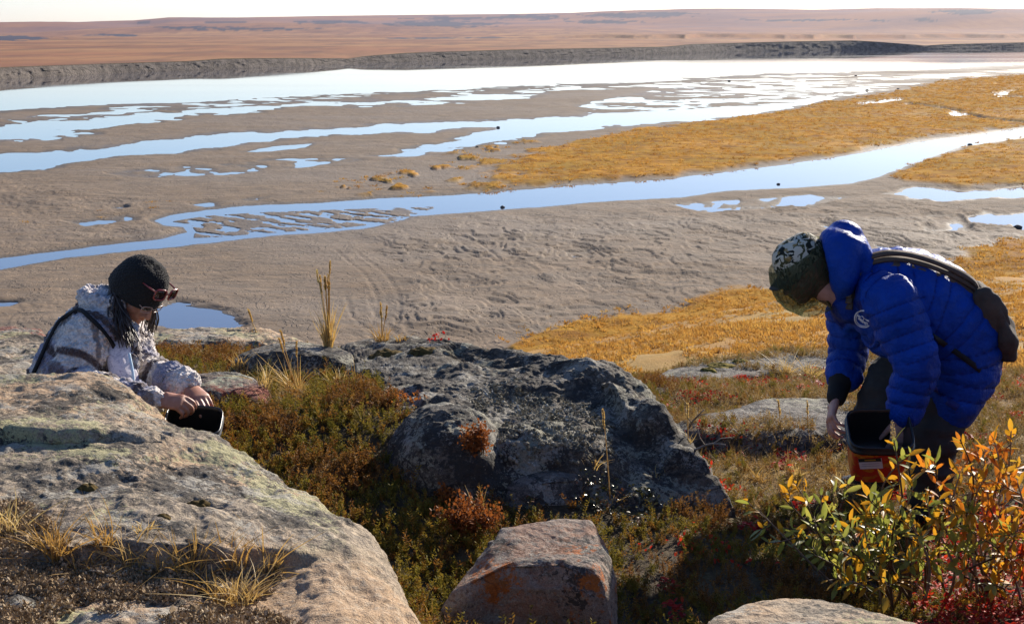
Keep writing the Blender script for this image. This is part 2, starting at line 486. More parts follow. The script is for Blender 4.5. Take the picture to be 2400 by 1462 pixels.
# the height of the bank read off at the distance of its foot, its top set back
dist = foot[:, 1]
toph = P(bu, bt, dist)[:, 2] - ZW
NB = 26
alen = np.concatenate([[0], np.cumsum(np.linalg.norm(np.diff(foot[:, :2], axis=0), axis=1))])
rows = []
for i, s in enumerate(np.linspace(0, 1, NB)):
    set_back = 1.0 + s * toph * 1.25
    gul = ridged(bu / 13, bu * 0 + s * 1.2, seed=71, oct=3) * 1.0 * math.sin(math.pi * min(1, s * 1.05) ** .8)
    lump = fbm(bu / 7, bu * 0 + s * 5, seed=72, oct=2) * .7 * math.sin(math.pi * s)
    y = foot[:, 1] + set_back + gul * toph * .15 * (1 + .9 * fbm(bu / 60, bu * 0, seed=75, oct=2)) + lump
    prof = s ** .85
    z = ZW - .15 + (toph * (1 + set_back / dist * 0) + .15) * prof + lump * .35
    x = foot[:, 0] * (y / foot[:, 1])
    rows.append(np.stack([x, y, z], 1))
bankv = np.stack(rows)
def make_bank():
    t = NT('eroded_bank')
    n = t.noise(.35, 6, .65); n2 = t.noise(1.6, 5, .6)
    c = t.mix(t.ramp(n, [(.36, 0), (.64, 1)]), (.05, .040, .034), (.15, .122, .10))
    c = t.mix(t.ramp(n2, [(.5, 0), (.75, .6)]), c, (.20, .165, .14))
    e = t.attr('turf')
    c = t.mix(e, c, (.07, .05, .03))
    nm = t.bump(n2, .8, .5)
    return t.done(t.principled(c, .95, nm, .15))
turf = np.repeat(sstep(.86, .97, np.linspace(0, 1, NB))[:, None], len(bu), 1)
link('river_bank', mesh_np('river_bank', bankv.reshape(-1, 3), grid_faces(NB, len(bu)), make_bank(), True, {'turf': turf}), kind='structure', label='eroded grey brown far river bank')

sky_l = [(-900,66),(-300,62),(0,58),(200,56.5),(320,54.5),(360,51.5),(400,47.5),(500,46),(610,41.5),(750,38.5),(900,36.5),(1000,35.5),(1200,33.5),(1340,31),(1400,29),(1560,29.5),(1640,28),(1790,26.5),(1900,24.5),(2050,20.5),(2250,20.5),(2400,23),(2800,24),(3400,30)]
top = bankv[-1]
du = top[:, 1]
NP = 150
DF = 5200.0
sk = P(bu, np.interp(bu, *zip(*sky_l)), DF)[:, 2]
rows = []; tone = []
for i, s in enumerate(np.linspace(0, 1, NP)):
    y = du * (DF / du) ** s
    x = top[:, 0] / top[:, 1] * y
    # plain: from bank top it runs level, then rises to the hills
    zp = top[:, 2] + (-6.3 - top[:, 2]) * sstep(0, 1, np.clip((y - du) / (60 + .25 * du), 0, 1))
    rise = sstep(1300, DF * 1.02, y)
    rise = .35 * rise + .65 * sstep(2300, DF, y)
    z = zp + (sk - zp) * rise
    # low terrace bluff on the right
    scal = 1650 + 150 * np.abs(vnoise(bu / 75, x * 0, seed=81)) + 60 * vnoise(x / 300, x * 0, seed=82) + np.where(bu < 1500, (1500 - bu) * .3, 0)
    z = z + 4.5 * sstep(0, 45, y - scal) * sstep(1150, 1500, bu) * (1 - sstep(60, 700, y - scal))
    z = z + fbm(x / 120, y / 160, seed=83, oct=3) * .9 * sstep(du * 1.05, du * 1.4, y) * np.clip(y / 1500, .3, 2) * (1 - sstep(4200, DF, y))
    z = z + vnoise(x / 600, y / 700, seed=84) * 22 * sstep(2200, 3300, y) * (1 - sstep(4300, DF, y))
    rows.append(np.stack([x, y, z], 1))
s_ = rows[-1].copy(); s_[:, 1] += 900; s_[:, 2] -= 60; rows.append(s_)
pv = np.stack(rows)
pu, pvv = proj(pv)
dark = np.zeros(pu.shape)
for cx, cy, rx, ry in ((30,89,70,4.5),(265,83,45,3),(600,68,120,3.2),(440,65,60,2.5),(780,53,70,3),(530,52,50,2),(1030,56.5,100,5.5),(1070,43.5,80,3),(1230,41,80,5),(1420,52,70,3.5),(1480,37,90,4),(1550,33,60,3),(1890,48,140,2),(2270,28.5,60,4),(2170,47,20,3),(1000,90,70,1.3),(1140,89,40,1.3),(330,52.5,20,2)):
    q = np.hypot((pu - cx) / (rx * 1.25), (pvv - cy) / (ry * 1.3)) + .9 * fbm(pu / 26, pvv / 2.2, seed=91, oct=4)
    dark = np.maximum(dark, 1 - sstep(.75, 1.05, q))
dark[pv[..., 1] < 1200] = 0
def make_tundra():
    t = NT('autumn_tundra')
    n = t.noise(.02, 6, .65, t.mapping((.8, .16, 1))); n2 = t.noise(.06, 6, .72, t.mapping((.6, .14, 1))); n3 = t.noise(.004, 4, .6, t.mapping((.7, 1, 1)))
    c = t.mix(t.ramp(n, [(.35, 0), (.65, 1)]), (.14, .055, .030), (.27, .115, .05))
    c = t.mix(t.ramp(n3, [(.42, 0), (.62, 1)]), c, (.30, .155, .062))
    c = t.mix(t.math('MULTIPLY', t.ramp(n2, [(.46, 0), (.62, 1)]), .75), c, (.10, .045, .032))
    hill = t.attr('hill')
    hc = t.mix(t.ramp(n3, [(.4, 0), (.6, 1)]), (.15, .082, .078), (.23, .105, .065))
    c = t.mix(hill, c, hc)
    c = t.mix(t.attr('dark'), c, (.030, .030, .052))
    nm = t.bump(n2, .5, 1.5)
    return t.done(t.principled(c, .95, nm, .1))
hill = sstep(1900, 3600, pv[..., 1]) * .9
link('tundra_plain', mesh_np('tundra_plain', pv.reshape(-1, 3), grid_faces(NP + 1, len(bu)), make_tundra(), True, {'dark': dark, 'hill': hill}), kind='structure', label='rust red tundra plain rising to low hills')
# ================================================================ THE NEAR HILLSIDE
gp = [ # u, v, d
 (-400,1462,2.4),(300,1600,2.2),(1000,1650,2.4),(1500,1650,2.5),(2200,1650,2.4),(3000,1500,2.6),
 (-600,900,5.6),(-100,900,5.6),(250,1030,5.4),(150,1030,5.5),(450,1020,5.1),(420,930,5.7),(420,855,6.4),(560,818,7.2),(330,828,7.2),(620,918,6.0),(660,960,5.4),(770,920,5.85),(700,880,6.3),(900,905,5.9),
 (560,1010,5.25),(700,1060,5.1),(900,1000,5.3),(900,1120,4.9),(960,1270,4.5),(1000,1400,4.1),(1050,1150,4.8),(1100,1230,4.55),(1250,1190,4.75),(1450,1210,4.7),(1450,1330,4.3),
 (1500,1462,3.9),(1700,1240,4.75),(1750,1350,4.3),(1800,1440,3.9),(2000,1320,4.5),(2300,1380,4.2),(2500,1350,4.3),(2200,1240,5.3),(2450,1200,5.3),
 (1750,1110,5.5),(1950,1120,5.6),(1700,1010,6.2),(2000,1010,6.3),(2350,1010,6.3),(1650,930,7.0),(1750,890,7.6),(2350,920,7.4),(2000,880,7.9),(2500,1000,6.4),
 (1600,862,9.0),(1850,835,9.6),(2350,865,9.6),(2600,880,9.0),
 # the slope down to the flats
 (1600,820,16),(1900,790,16),(2300,815,16),(2600,810,16),(1550,800,28),(1800,745,30),(2300,735,30),(2700,720,30),(1300,815,50),(1500,775,48),(1900,700,50),(2300,655,55),(2700,640,55),
 (1300,860,62),(2000,720,66),(2500,620,75),(3000,560,90),
 # behind the left rocks it falls away
 (-600,860,9),(0,830,9),(500,850,9.5),(1000,880,9.5),(1350,920,9),(-600,1100,14),(0,1000,14),(500,1000,14),(1000,1000,14),(1300,960,14),(-600,1000,30),(300,960,30),(900,950,30),(-600,950,60),(300,900,60),(900,900,60)]
gp = np.array(gp, float)
gw = P(gp[:, 0], gp[:, 1], gp[:, 2])
gw[:, 2] -= np.where(gp[:, 2] < 9.9, .045, 0)
def gchart(x, y): return np.stack([x / y * 2.6, np.log(np.maximum(y, .3)) * 2.2], -1)
g_rbf = RBF(gchart(gw[:, 0], gw[:, 1]), gw[:, 2] / np.log(gw[:, 1] + 1.2), 1e-3)
def ground_z(x, y):
    x = np.asarray(x, float); y = np.asarray(y, float)
    z = g_rbf(gchart(x, y)) * np.log(y + 1.2)
    near = 1 - sstep(9, 20, y)
    z = z + fbm(x * 1.3, y * 1.3, seed=101, oct=4) * .07 * near + fbm(x * 6, y * 6, seed=102, oct=3) * .022 * near
    z = z + fbm(x * .25, y * .25, seed=103, oct=4) * .35 * (1 - near)
    return np.maximum(z, ZW - .6)
# ---------------------------------------------------------------- rocks
def make_rock_mat(name, base, dark, pale, blk, lich, orange=0.0, lich_c=(.34, .35, .20), tan=None, scale=1.0, strata=(1, 1, 1), orange_c=(.42, .12, .02)):
    t = NT(name)
    m = t.mapping(strata, (.2, .1, .35))
    big = t.noise(1.6 * scale, 5, .6, m); mid = t.noise(8 * scale, 6, .7, m); fine = t.noise(46 * scale, 5, .75); grain = t.noise(210, 3, .6)
    c = t.mix(t.ramp(mid, [(.40, 0), (.60, 1)]), base, dark)
    if tan: c = t.mix(t.ramp(big, [(.44, 0), (.56, 1)]), c, tan)
    c = t.mix(t.ramp(fine, [(.50, 0), (.62, .8)]), c, pale)
    bare = t.math('SUBTRACT', 1.0, t.attr('bare'))
    def patch(sc, msc, loc, lo, w, k):
        """speckle gathered into patches"""
        a = t.noise(sc * scale, 6, .78, t.mapping(loc=loc), .4)
        b = t.noise(msc * scale, 4, .6, t.mapping(loc=(loc[1], loc[2], loc[0])), .6)
        f = t.math('ADD', a, t.math('MULTIPLY', t.math('SUBTRACT', b, .5), k))
        return t.math('MULTIPLY', t.ramp(f, [(lo, 0), (lo + w, 1)]), bare)
    c = t.mix(t.math('MULTIPLY', patch(38, 4.0, (1, 2, 3), .605 - blk * .22, .05, 1.25), .9), c, (.030, .027, .024))
    c = t.mix(t.math('MULTIPLY', patch(62, 9, (5, 1, 7), .60 - blk * .15, .06, .7), .85), c, tuple(x * .35 for x in base))
    lm = patch(52, 3.2, (4.3, 1.7, 2.2), .68 - lich * .22, .04, 1.35)
    c = t.mix(t.math('MULTIPLY', lm, .9), c, lich_c)
    c = t.mix(t.math('MULTIPLY', patch(60, 5, (9, 3, 1), .66 - lich * .2, .05, 1.3), .75), c, (.36, .33, .275))
    if orange:
        om = patch(26, 3.5, (2.2, 7.1, .4), .62 - orange * .25, .08, 1.2)
        om = t.math('MULTIPLY', om, t.attr('orange'))
        c = t.mix(om, c, orange_c)
    c = t.mix(t.math('MULTIPLY', t.ramp(grain, [(.42, 1), (.56, 0)]), .5), c, t.mix(.6, c, (.02, .02, .02)))
    wv_ = t.n('ShaderNodeVectorMath', _operation='ADD'); t.put(wv_.inputs[0], t.mapping((1, 1.6, 1.6), (.1, 0, .5)))
    ns_ = t.n('ShaderNodeTexNoise'); t.put(ns_.inputs['Vector'], t.coord()); ns_.inputs['Scale'].default_value = 3.0; ns_.inputs['Detail'].default_value = 5
    sc_ = t.n('ShaderNodeVectorMath', _operation='SCALE'); t.put(sc_.inputs[0], ns_.outputs['Color']); sc_.inputs['Scale'].default_value = .35; t.put(wv_.inputs[1], sc_.outputs[0])
    ck = t.ramp(t.voro(2.6 * scale, wv_.outputs[0], 'DISTANCE_TO_EDGE'), [(0, 1), (.022, 0)])
    ck = t.math('MULTIPLY', ck, t.ramp(t.noise(2.0, 3), [(.46, 0), (.56, 1)]))
    c = t.mix(t.math('MULTIPLY', ck, .8), c, (.02, .017, .014))
    nm = t.bump(ck, -.8, .02)
    nm = t.bump(mid, .6, .035, nm)
    nm = t.bump(fine, .9, .014, nm)
    nm = t.bump(t.voro(34 * scale, None, 'F1'), .35, .012, nm)
    nm = t.bump(grain, .6, .004, nm)
    return t.done(t.principled(c, .88, nm, .3))
M_slab = make_rock_mat('lichened_tan_rock', (.36, .285, .20), (.23, .18, .13), (.50, .39, .275), .45, .42, 0, (.38, .345, .185), (.45, .295, .17))
M_dark = make_rock_mat('black_lichened_rock', (.135, .108, .080), (.060, .047, .036), (.225, .187, .142), .56, .32, 0, (.30, .28, .205), None, 1.2, (1, 1, 1.6))
M_block = make_rock_mat('pinkish_grey_rock', (.25, .20, .165), (.15, .122, .105), (.34, .285, .24), .08, .12, .55, (.33, .31, .25), (.28, .20, .15), 1.3)
M_red = make_rock_mat('rusty_rock', (.21, .15, .12), (.12, .085, .07), (.30, .23, .19), .30, .30, .6, (.30, .31, .22), None, 1.2, orange_c=(.22, .055, .03))
M_grey = make_rock_mat('weathered_grey_rock', (.20, .172, .145), (.115, .098, .083), (.26, .22, .185), .46, .10, 0, (.30, .28, .20), None, 1.0, (1, 3.2, 3.2))

RIMS = []
NEAR = []         # (object name, verts, faces) for drop tests
def rock(name, label, mat, rim, inner, base, edge=.07, lean=.18, amp=.035, nth=220, nt=110, seed=1, raises=(), crack=.5, orange_f=None, inner_d=0, dip=.22, group=None, bare_f=None):
    rw = P(*np.array(rim, float).T); iw = P(*np.array(inner, float).T)
    RIMS.append((rw[:, :2], dip))
    allp = np.concatenate([rw, iw])
    f = RBF(allp[:, :2], allp[:, 2], 2e-3)
    c = iw[0, :2] if len(iw) == 1 else rw[:, :2].mean(0) * .5 + iw[:, :2].mean(0) * .5
    # rim radius by angle, smoothed
    seg_t = np.linspace(0, 1, 24, endpoint=False)
    dense = np.concatenate([rw[i, :2] + seg_t[:, None] * (rw[(i+1) % len(rw), :2] - rw[i, :2]) for i in range(len(rw))])
    ang = np.arctan2(dense[:, 1] - c[1], dense[:, 0] - c[0]); rad = np.hypot(dense[:, 0] - c[0], dense[:, 1] - c[1])
    o = np.argsort(ang); ang, rad = ang[o], rad[o]
    th = np.linspace(-math.pi, math.pi, nth, endpoint=False)
    Rr = np.interp(th, np.r_[ang - 2*math.pi, ang, ang + 2*math.pi], np.r_[rad, rad, rad])
    k = np.array([1, 2, 3, 2, 1.]); k /= k.sum()
    Rr = sum(w * np.roll(Rr, s) for w, s in zip(k, range(-2, 3)))
    ntop = int(nt * .66)
    t1 = np.linspace(0, 1, ntop) ** .8
    cs, sn = np.cos(th), np.sin(th)
    X = c[0] + Rr[None] * t1[:, None] * cs; Y = c[1] + Rr[None] * t1[:, None] * sn
    Z = f(np.stack([X, Y], -1))
    for rs in raises:
        poly, dz, w = rs[:3]
        pw = P(*np.array(poly, float).T)[:, :2]
        s = sdist(X, Y, pw)
        wob = .034 * fbm(X * 6, Y * 6, seed=seed + 40, oct=2)
        fd = rs[3](*proj(np.stack([X, Y, Z], -1))) if len(rs) > 3 else 1.0
        Z = Z + dz * sstep(-w, w, s + wob) * fd
    dist_in = Rr[None] * (1 - t1[:, None])
    Z = Z - edge * .35 * np.clip(1 - dist_in / (edge * 1.6), 0, 1) ** 2
    zr = Z[-1]
    s2 = np.linspace(0, 1, nt - ntop + 1)[1:]
    H = np.maximum(zr - base, .04)
    off = (edge * .9 * np.sin(np.minimum(1, s2[:, None] * H[None] / (edge * 2.2)) * math.pi / 2) + lean * s2[:, None] * H[None])
    X2 = c[0] + (Rr[None] + off) * cs; Y2 = c[1] + (Rr[None] + off) * sn
    Z2 = zr[None] - H[None] * s2[:, None]
    v = np.stack([np.concatenate([X, X2]), np.concatenate([Y, Y2]), np.concatenate([Z, Z2])], -1)
    # roughen along the normal
    du = np.roll(v, -1, 1) - np.roll(v, 1, 1); dv = np.gradient(v, axis=0)
    nrm = np.cross(du, dv); nrm[0] = (0, 0, 1)
    nrm /= np.linalg.norm(nrm, axis=2)[..., None] + 1e-9
    nrm[nrm[..., 2] < -.2] *= -1
    if nrm[:3, :, 2].mean() < 0: nrm = -nrm
    x, y, z = v[..., 0], v[..., 1], v[..., 2]
    d = amp * (fbm(x * 2.6, y * 2.6, z * 3.4, seed, 5, .55) * 1.2
               + crack * (ridged(x * 2.2 + y * .8, y * 3.2, z * 6, seed + 9, 4) - .45) * .7
               + fbm(x * 14, y * 14, z * 16, seed + 5, 4, .6) * .38) + .19 * amp * fbm(x * 34, y * 34, z * 34, seed + 6, 2)
    pit = np.clip(fbm(x * 9, y * 9, z * 9, seed + 15, 2) - .3, 0, 1) * -amp * .7
    fadeb = np.r_[np.zeros(1), np.ones(nt - 1)][:, None]
    # shared value at the pole
    d = (d + pit) * fadeb + d[0].mean() * (1 - fadeb)
    v = v + nrm * d[..., None]
    vv = v.reshape(-1, 3); ff = grid_faces(nt, nth, True)
    at = {}
    if bare_f is not None: at['bare'] = np.clip(bare_f(*proj(vv)), 0, 1)
    if orange_f is not None:
        at['orange'] = np.clip(orange_f(*proj(vv), vv), 0, 1)
    me = mesh_np(name, vv, ff, mat, True, at or None)
    ob = link(name, me, None, label, 'rock', group)
    NEAR.append((ob, vv, ff))
    return ob

rock('foreground_slab', 'broad tan slab with green and black lichen in the left foreground', M_slab,
     [(-500,905,4.5),(-200,892,4.5),(0,893,4.55),(110,886,4.6),(180,884,4.6),(260,893,4.55),(330,925,4.45),(385,962,4.35),(440,990,4.3),(505,1000,4.2),(545,1040,4.1),(640,1090,3.98),(730,1145,3.85),(800,1190,3.75),(850,1225,3.65),(868,1275,3.5),(918,1330,3.32),(940,1375,3.2),(985,1450,3.0),(1010,1540,2.8),(900,1640,2.55),(500,1680,2.4),(0,1680,2.35),(-500,1500,2.7)],
     [(400,1200,3.4),(0,1100,3.7),(250,1050,3.9),(600,1200,3.5),(200,1350,3.0),(600,1420,2.85),(800,1400,3.05),(420,1080,3.9)],
     .30, .09, .12, .030, 560, 300, 11, bare_f=lambda u, v: sstep(-60, 90, (u - 560) * .45 + (v - 1330) * .9 + 60 * fbm(u / 90, v / 60, seed=77)) * sstep(500, 640, u) * .9,
     raises=[([(-600,1046,3.85),(0,1046,3.9),(120,1050,3.9),(250,1036,3.95),(335,1030,3.97),(420,1020,4.05),(470,985,4.35),(300,880,4.7),(-600,880,4.7)], .038, .012, lambda u, v: 1 - .8 * sstep(250, 420, u)),
             ([(-700,1330,3.0),(0,1300,3.1),(250,1282,3.2),(420,1274,3.2),(560,1264,3.22),(660,1252,3.26),(746,1246,3.28),(900,1250,3.28),(1000,1700,2.4),(-700,1700,2.3)], -.065, .016, lambda u, v: (1 - sstep(600, 790, u)) * sstep(-150, 420, u)),
             ([(180,1440,2.8),(300,1415,2.85),(450,1408,2.9),(560,1425,2.85),(640,1470,2.75),(500,1540,2.6),(180,1540,2.6)], .05, .03),
             ([(420,1190,3.5),(480,1172,3.54),(510,1190,3.48),(460,1212,3.44)], -.025, .03)])
rock('boulder', 'pinkish grey block with orange lichen at the bottom centre', M_block,
     [(1050,1385,3.88),(1090,1335,3.98),(1140,1272,4.05),(1172,1226,4.15),(1250,1216,4.2),(1320,1206,4.25),(1385,1212,4.25),(1405,1245,4.15),(1417,1300,4.0),(1405,1345,3.88),(1365,1335,3.88),(1310,1312,3.92),(1190,1318,3.93),(1110,1355,3.88)],
     [(1270,1275,4.06),(1360,1262,4.1)], .15, .028, .10, .014, 260, 140, 21, crack=.35,
     orange_f=lambda u, v, p: .25 + 1.2 * sstep(1300, 1390, u) * sstep(1255, 1300, v) + .9 * (np.hypot((u - 1165) / 60, (v - 1360) / 55) < 1))
rock('foreground_rock', 'pale tan rock top at the bottom edge below the willow', M_slab,
     [(1640,1475,3.05),(1655,1440,3.15),(1700,1418,3.25),(1780,1395,3.35),(1840,1384,3.4),(1930,1390,3.38),(1990,1410,3.3),(2080,1428,3.2),(2180,1450,3.12),(2300,1500,3.0),(2300,1700,2.6),(1900,1750,2.5),(1640,1650,2.65)],
     [(1900,1500,3.0)], .30, .05, .15, .020, 240, 120, 31)
rock('rock_outcrop', 'large dark grey outcrop with black lichen in the middle', M_dark,
     [(800,800,7.0),(870,790,7.1),(950,790,7.1),(1040,797,6.8),(1150,803,6.55),(1260,812,6.35),(1350,822,6.2),(1430,842,6.05),(1490,872,5.92),(1540,925,5.8),(1565,985,5.65),(1600,1020,5.55),(1650,1070,5.3),(1690,1115,5.15),(1600,1150,5.0),(1450,1165,4.92),(1330,1150,4.95),(1200,1120,4.93),(1080,1075,4.98),(1000,1010,5.15),(950,965,5.4),(900,930,5.7),(860,890,6.0),(810,850,6.4)],
     [(1250,930,5.62),(1380,860,5.9),(1450,890,5.78),(1100,870,6.0),(1000,850,6.3),(1130,835,6.3),(1480,960,5.55),(1350,1040,5.05),(1150,1020,5.15),(1500,1060,5.2),(1600,1105,5.12),(1250,1010,5.12)],
     .12, .10, .25, .040, 460, 240, 41, crack=.8, dip=.3,
     raises=[([(1040,815,6.5),(1060,800,6.65),(1190,812,6.4),(1240,830,6.2),(1230,846,6.1),(1130,850,6.15),(1060,838,6.3)], -.05, .09),
             ([(1300,850,5.98),(1440,848,6.05),(1530,925,5.82),(1555,990,5.65),(1490,975,5.62),(1400,900,5.78)], .03, .07),
             ([(1410,950,5.7),(1480,985,5.62),(1560,1070,5.3),(1500,1085,5.28),(1430,1010,5.5)], .07, .03),
             ([(1500,1030,5.5),(1600,1035,5.5),(1700,1130,5.12),(1560,1120,5.12)], .06, .05),
             ([(1120,930,5.7),(1400,930,5.75),(1440,1060,5.25),(1330,1090,5.1),(1150,1050,5.25)], -.02, .13)])
rock('boulder', 'rounded grey boulder with pale lichen in front of the dark outcrop', M_dark,
     [(962,985,5.1),(965,955,5.18),(1000,935,5.27),(1060,930,5.27),(1115,940,5.22),(1135,965,5.13),(1128,990,5.05),(1110,1015,4.98),(1050,1020,4.97),(1000,1010,5.0)],
     [(1050,965,5.1)], .30, .07, .22, .028, 200, 110, 51)
rock('ledge_rock', 'flat brown ledge stone at the foot of the dark outcrop', M_grey,
     [(1165,1128,4.98),(1200,1108,5.03),(1260,1096,5.05),(1330,1088,5.07),(1362,1100,5.02),(1355,1118,4.95),(1290,1122,4.92),(1220,1135,4.9)],
     [(1270,1110,4.98)], .25, .03, .15, .014, 160, 80, 61)
rock('boulder', 'rust red boulder beside the kneeling person\'s hands', M_red,
     [(440,905,5.75),(450,878,5.9),(510,866,6.0),(570,868,6.0),(605,888,5.9),(618,912,5.75),(600,925,5.62),(550,915,5.6),(490,912,5.6)],
     [(530,890,5.8)], .30, .05, .12, .025, 180, 100, 71, orange_f=lambda u, v, p: sstep(890, 915, v))
rock('boulder', 'grey boulder with a shaded face below the tall dry grass', M_dark,
     [(545,850,6.45),(565,825,6.6),(620,808,6.8),(690,797,6.95),(770,800,6.9),(820,815,6.75),(835,845,6.45),(800,842,6.4),(740,822,6.45),(650,818,6.45),(590,830,6.45)],
     [(690,808,6.65)], .28, .05, .10, .025, 200, 110, 81)
rock('ridge_rock', 'long low grey rock with pale lichen behind the kneeling person', M_slab,
     [(300,790,7.6),(340,770,7.9),(450,764,8.0),(560,764,8.0),(640,770,7.9),(690,782,7.7),(720,793,7.5),(640,800,7.3),(520,798,7.3),(400,796,7.3)],
     [(500,780,7.6)], .05, .06, .2, .03, 220, 90, 91)
rock('ridge_rock', 'grey lichened rock at the left edge behind the kneeling person', M_slab,
     [(-500,860,6.1),(-400,780,7.8),(-150,766,8.2),(0,778,7.9),(120,785,7.6),(230,800,7.2),(280,850,6.5),(260,900,5.9),(120,905,5.8),(0,895,5.85),(-300,900,5.8)],
     [(60,835,6.7),(-100,820,7),(150,860,6.3)], .15, .08, .2, .035, 260, 130, 95)
rock('ridge_rock', 'low rusty brown rock rim on the far left skyline of the hill', M_red,
     [(-300,772,8.6),(-100,764,8.9),(40,763,8.9),(95,768,8.7),(110,776,8.4),(40,779,8.2),(-150,782,8.2)],
     [(0,768,8.6)], .0, .04, .2, .04, 140, 60, 97, orange_f=lambda u, v, p: u * 0 + .7)
rock('rock_slab', 'flat weathered grey slab behind the bucket of the bending person', M_grey,
     [(1560,1000,6.2),(1640,975,6.4),(1720,945,6.7),(1800,928,6.95),(1900,922,7.05),(2010,930,6.95),(2100,950,6.7),(2090,985,6.4),(1980,1000,6.25),(1850,1012,6.1),(1700,1020,6.0)],
     [(1850,965,6.5),(1720,985,6.3)], .05, .05, .25, .022, 260, 110, 101, crack=.8)
rock('rock_slab', 'mossy grey slab on the crest at the edge of the meadow slope', M_grey,
     [(1520,884,8.3),(1600,862,8.8),(1700,842,9.2),(1800,826,9.5),(1950,817,9.7),(2100,822,9.6),(2160,850,9.0),(2000,872,8.4),(1850,868,8.4),(1700,882,8.1),(1600,893,8.0)],
     [(1800,850,8.8),(1950,845,8.9)], -.25, .05, .25, .03, 260, 110, 105, crack=.7)
rock('stone', 'small pale grey stone at the bottom left corner', M_dark,
     [(-60,1385,2.98),(-10,1366,3.03),(50,1364,3.03),(85,1385,2.98),(80,1415,2.9),(20,1425,2.88),(-50,1420,2.9)],
     [(15,1388,2.96)], .7, .03, .2, .012, 120, 60, 111)

gu = np.concatenate([np.linspace(-3200, -420, 60, endpoint=False), np.linspace(-420, 2820, 330), np.linspace(2830, 5600, 60)])
gd = np.concatenate([np.geomspace(.6, 10, 250), np.geomspace(10.2, 95, 150)])
GU, GD = np.meshgrid(gu, gd)
GX = (GU - CU) / F * GD * 1.02; GY = GD
GZ = ground_z(GX, GY)
for rw, dip in RIMS:
    sdd = sdist(GX, GY, rw)
    GZ = GZ - dip * sstep(.0, .16, sdd - .02)
grv = np.stack([GX, GY, GZ], -1)
def make_ground():
    t = NT('heath_ground')
    n = t.noise(2.2, 6, .65); n2 = t.noise(14, 5, .65); n3 = t.noise(45, 4, .6)
    c = t.mix(t.ramp(n, [(.36, 0), (.64, 1)]), (.030, .021, .013), (.075, .050, .026))
    c = t.mix(t.ramp(n2, [(.48, 0), (.68, .8)]), c, (.105, .078, .032))
    c = t.mix(t.ramp(n3, [(.55, 0), (.72, .55)]), c, (.16, .12, .07))
    g = t.attr('heath')
    hc = t.mix(t.ramp(n2, [(.38, 0), (.62, 1)]), (.11, .062, .022), (.26, .155, .05))
    hc = t.mix(t.ramp(n, [(.5, 0), (.62, .75)]), hc, (.12, .095, .035))
    hc = t.mix(t.ramp(n3, [(.56, 0), (.7, .6)]), hc, (.33, .24, .12))
    c = t.mix(g, c, hc)
    s = t.attr('slope')
    k = t.noise(.55, 5, .6)
    scg = t.mix(t.ramp(k, [(.36, 0), (.62, 1)]), (.22, .112, .026), (.36, .19, .04))
    scg = t.mix(t.ramp(t.noise(.2, 3), [(.45, 0), (.6, .8)]), scg, (.26, .185, .06))
    scg = t.mix(t.ramp(t.noise(.33, 4), [(.60, 0), (.70, .8)]), scg, (.20, .15, .11))
    c = t.mix(s, c, scg)
    nm = t.bump(n2, .7, .03)
    nm = t.bump(n3, .6, .012, nm)
    return t.done(t.principled(c, .95, nm, .15))
pu_, pv_ = proj(grv)
heath = sstep(1560, 1700, pu_) * (1 - sstep(1130, 1190, pv_ - 20 * vnoise(GX * 3, GY * 3, seed=4))) + sstep(250, 330, pu_) * sstep(640, 600, pu_) * sstep(870, 840, pv_) * .6
slope = sstep(9, 10.5, GD)
ground = link('ground', mesh_np('ground', grv.reshape(-1, 3), grid_faces(*GU.shape), make_ground(), True, {'heath': np.clip(heath, 0, 1), 'slope': slope}), kind='structure', label='peaty heath hillside falling to the flats')


def bvh_of(lst):
    vs2, fs2, off = [], [], 0
    own = []
    for i, (ob, v, f) in enumerate(lst):
        vs2.append(v); fs2.append(np.asarray(f) + off); off += len(v); own += [i] * len(f)
    vs2 = np.concatenate(vs2); fs2 = np.concatenate(fs2)
    return BVHTree.FromPolygons(vs2.tolist(), fs2.tolist()), own
NEAR.insert(0, (ground, grv.reshape(-1, 3), grid_faces(*GU.shape)))
BV, OWN = bvh_of(NEAR)
def hit(u, v):                      # the near surface seen at a photo pixel
    x, y, z = ray(u, v)
    loc, nrm, idx, d = BV.ray_cast(Vector((0, 0, CAMZ)), Vector((float(x), float(y), float(z))).normalized())
    return loc, nrm, (NEAR[OWN[idx]][0].name if idx is not None else None)
def drop(x, y):
    loc, nrm, idx, d = BV.ray_cast(Vector((x, y, 6.0)), Vector((0, 0, -1)))
    return loc, nrm, (OWN[idx] if idx is not None else -1)
# ================================================================ VEGETATION
def make_leafmat(name, stops, rough=.55, trans=.35, spec=.3, by='rand'):
    t = NT(name)
    oi = t.n('ShaderNodeObjectInfo')
    r = oi.outputs['Random']
    n = t.noise(35, 3, .6)
    f = t.math('ADD', t.math('MULTIPLY', r, .7), t.math('MULTIPLY', t.math('SUBTRACT', n, .3), .75))
    c = t.ramp(f, stops)
    a = t.principled(c, rough, None, spec)
    tr = t.n('ShaderNodeBsdfTranslucent')
    t.put(tr.inputs[0], t.mix(.35, c, t.mix(1.0, c, (1, .85, .45), 'MULTIPLY')))
    mx = t.n('ShaderNodeMixShader'); mx.inputs[0].default_value = trans
    t.t.links.new(a, mx.inputs[1]); t.t.links.new(tr.outputs[0], mx.inputs[2])
    return t.done(mx.outputs[0])
M_crow = make_leafmat('crowberry_leaf', [(0, (.085, .075, .014)), (.35, (.175, .145, .024)), (.6, (.225, .155, .028)), (.8, (.23, .095, .02)), (1, (.33, .17, .035))], .75, .35, .12)
M_crow2 = make_leafmat('rusty_crowberry_leaf', [(0, (.11, .048, .015)), (.4, (.17, .075, .02)), (.7, (.23, .115, .03)), (1, (.15, .10, .025))], .75, .35, .12)
